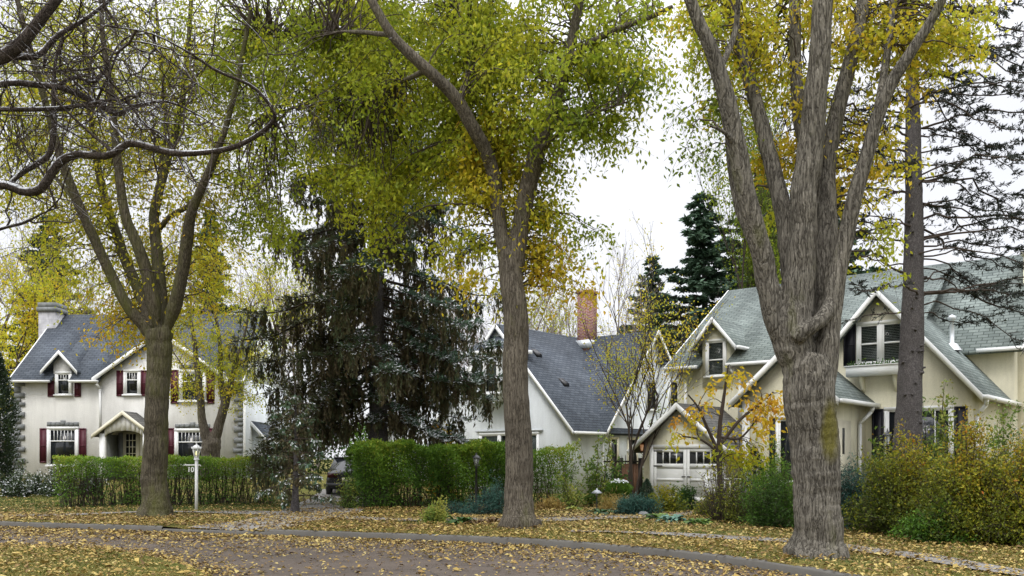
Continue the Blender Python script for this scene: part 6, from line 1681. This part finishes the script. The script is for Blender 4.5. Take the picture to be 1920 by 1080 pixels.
def gate():
    a, b = at(1150, 925, 32.6), at(1203, 925, 31.6); L = float(np.hypot(*(b - a)[:2]))
    t = thing('board_gate', 'weathered brown vertical board gate with dark posts and pickets between the houses', 'gate', a, math.atan2(b[1] - a[1], b[0] - a[0]))
    rg = random.Random(2); n = 9
    for i in range(n):
        x = .10 + (L - .2) * i / n; g = G(); g.box(x, x + (L - .2) / n - .02, .04 + .02 * rg.random(), 1.30 + .03 * rg.random(), -.012 + .004 * rg.random(), .012, TF(0)); g.obj('board', MAT['wood_dark'], t)
    for x in (0, L * .28, L - .06):
        g = G(); g.box(x - .05, x + .05, -.05, 1.52, -.06, .05, TF(0)); g.obj('post', MAT['wood_black'], t)
    g = G(); g.box(-.4, L - .1, 1.36, 1.42, .055, .09, TF(0)); g.obj('rail', MAT['wood_black'], t)
    g = G(); g.box(-.4, L - .1, .2, .28, -.10, -.062, TF(0)); g.obj('rail', MAT['wood_black'], t)
    for i in range(10):
        x = -.35 + (L + .2) * i / 9; g = G(); g.prism([(x - .012, -.1, 1.3), (x + .012, -.1, 1.3), (x + .012, -.1, 1.56), (x, -.1, 1.64), (x - .012, -.1, 1.56)], (0, .006, 0)); g.obj('picket', MAT['wood_black'], t)
gate()

def car():
    p = at(655, 925, 33.5)
    t = thing('parked_car', 'dark parked car half hidden behind the tall hedge and the drooping spruce', 'car', p, math.radians(6))
    k = N('dark_car_paint'); paint = k.surf((0.012, 0.013, 0.016), 0.25, None, 0.6)
    # loft of cross sections along the car (y = length, rear towards the street)
    st = [(0.0, .42, .80, .74, .80), (.06, .30, .98, .84, .98), (.5, .24, 1.02, .87, 1.02), (1.2, .22, 1.0, .88, 1.0), (2.4, .22, .98, .88, .98), (3.3, .24, .95, .87, .95), (3.95, .28, .84, .82, .84), (4.2, .40, .68, .70, .68)]
    g = G(); S = 12; rings = []
    for y, zb, zt, w, _ in st:
        r = []
        for i in range(S):
            a = 2 * math.pi * i / S; cx, cz = math.cos(a), math.sin(a)
            e = .45; r.append((w * math.copysign(abs(cx) ** e, cx), y, (zb + zt) / 2 + (zt - zb) / 2 * math.copysign(abs(cz) ** e, cz)))
        rings.append(r)
    v = np.array(rings).reshape(-1, 3); n = len(st)
    i = np.arange(n - 1)[:, None] * S; j = np.arange(S)[None]; j2 = (j + 1) % S
    g.add(v, np.stack([i + j, i + S + j, i + S + j2, i + j2], -1).reshape(-1, 4)[:, ::-1]); g.add(v[:S], None, [(0, q, q + 1) for q in range(1, S - 1)]); g.add(v[-S:], None, [(0, q + 1, q) for q in range(1, S - 1)])
    body = g.obj('body', paint, t, smooth=True)
    g = G(); lo, hi = [(-.78, .25), (.78, .25), (.80, 2.9), (-.80, 2.9)], [(-.60, .72), (.60, .72), (.60, 2.1), (-.60, 2.1)]
    A = np.array([(x, y, .97) for x, y in lo]); B = np.array([(x, y, 1.43) for x, y in hi])
    g.add(np.concatenate([A, B]), [(0, 1, 5, 4), (1, 2, 6, 5), (2, 3, 7, 6), (3, 0, 4, 7)]); g.obj('window', MAT['glass'], t)
    g = G(); g.prism([(x * 1.04, (y - 1.4) * 1.03 + 1.4, 1.43) for x, y in hi], (0, 0, .05)); g.obj('roof', paint, t)
    for x in (-.62, .62):
        g = G(); g.box(x - .18, x + .18, .72, .88, .0, .03, TF(-.0)); k2 = g.obj('taillight', MAT['tail'], t)
    g = G(); g.box(-.26, .26, .58, .72, .03, .05, TF(0)); g.obj('plate', MAT['offwhite'], t)
    g = G(); g.box(-.80, .80, .36, .52, -.02, .08, TF(0)); g.obj('bumper', MAT['metal_black'], t)
    for x in (-.80, .80):
        for y in (.80, 3.35):
            g = G(); s = 1 if x > 0 else -1; K = 20; an = np.arange(K) / K * 2 * math.pi; pr = [(.20, 0.09), (.31, .10), (.33, .06), (.33, -.06), (.31, -.10), (.20, -.09)]
            vv = np.array([[(x + c, y + r * math.cos(a), .33 + r * math.sin(a)) for a in an] for r, c in pr]).reshape(-1, 3)
            i = np.arange(len(pr) - 1)[:, None] * K; j = np.arange(K)[None]; j2 = (j + 1) % K
            g.add(vv, np.stack([i + j, i + K + j, i + K + j2, i + j2], -1).reshape(-1, 4)); w = g.obj('wheel', MAT['metal_black'], t)
            g = G(); vv = np.array([(x + s * .085, y + .2 * math.cos(a), .33 + .2 * math.sin(a)) for a in an] + [(x + s * .10, y, .33)]); g.add(vv, None, [(q, (q + 1) % K, K) for q in range(K)]); g.obj('rim', MAT['metal_grey'], w)
MAT['tail'] = m_plain('red_lens', (0.05, 0.006, 0.006), 0.25, .1, 4, 0.02)
car()
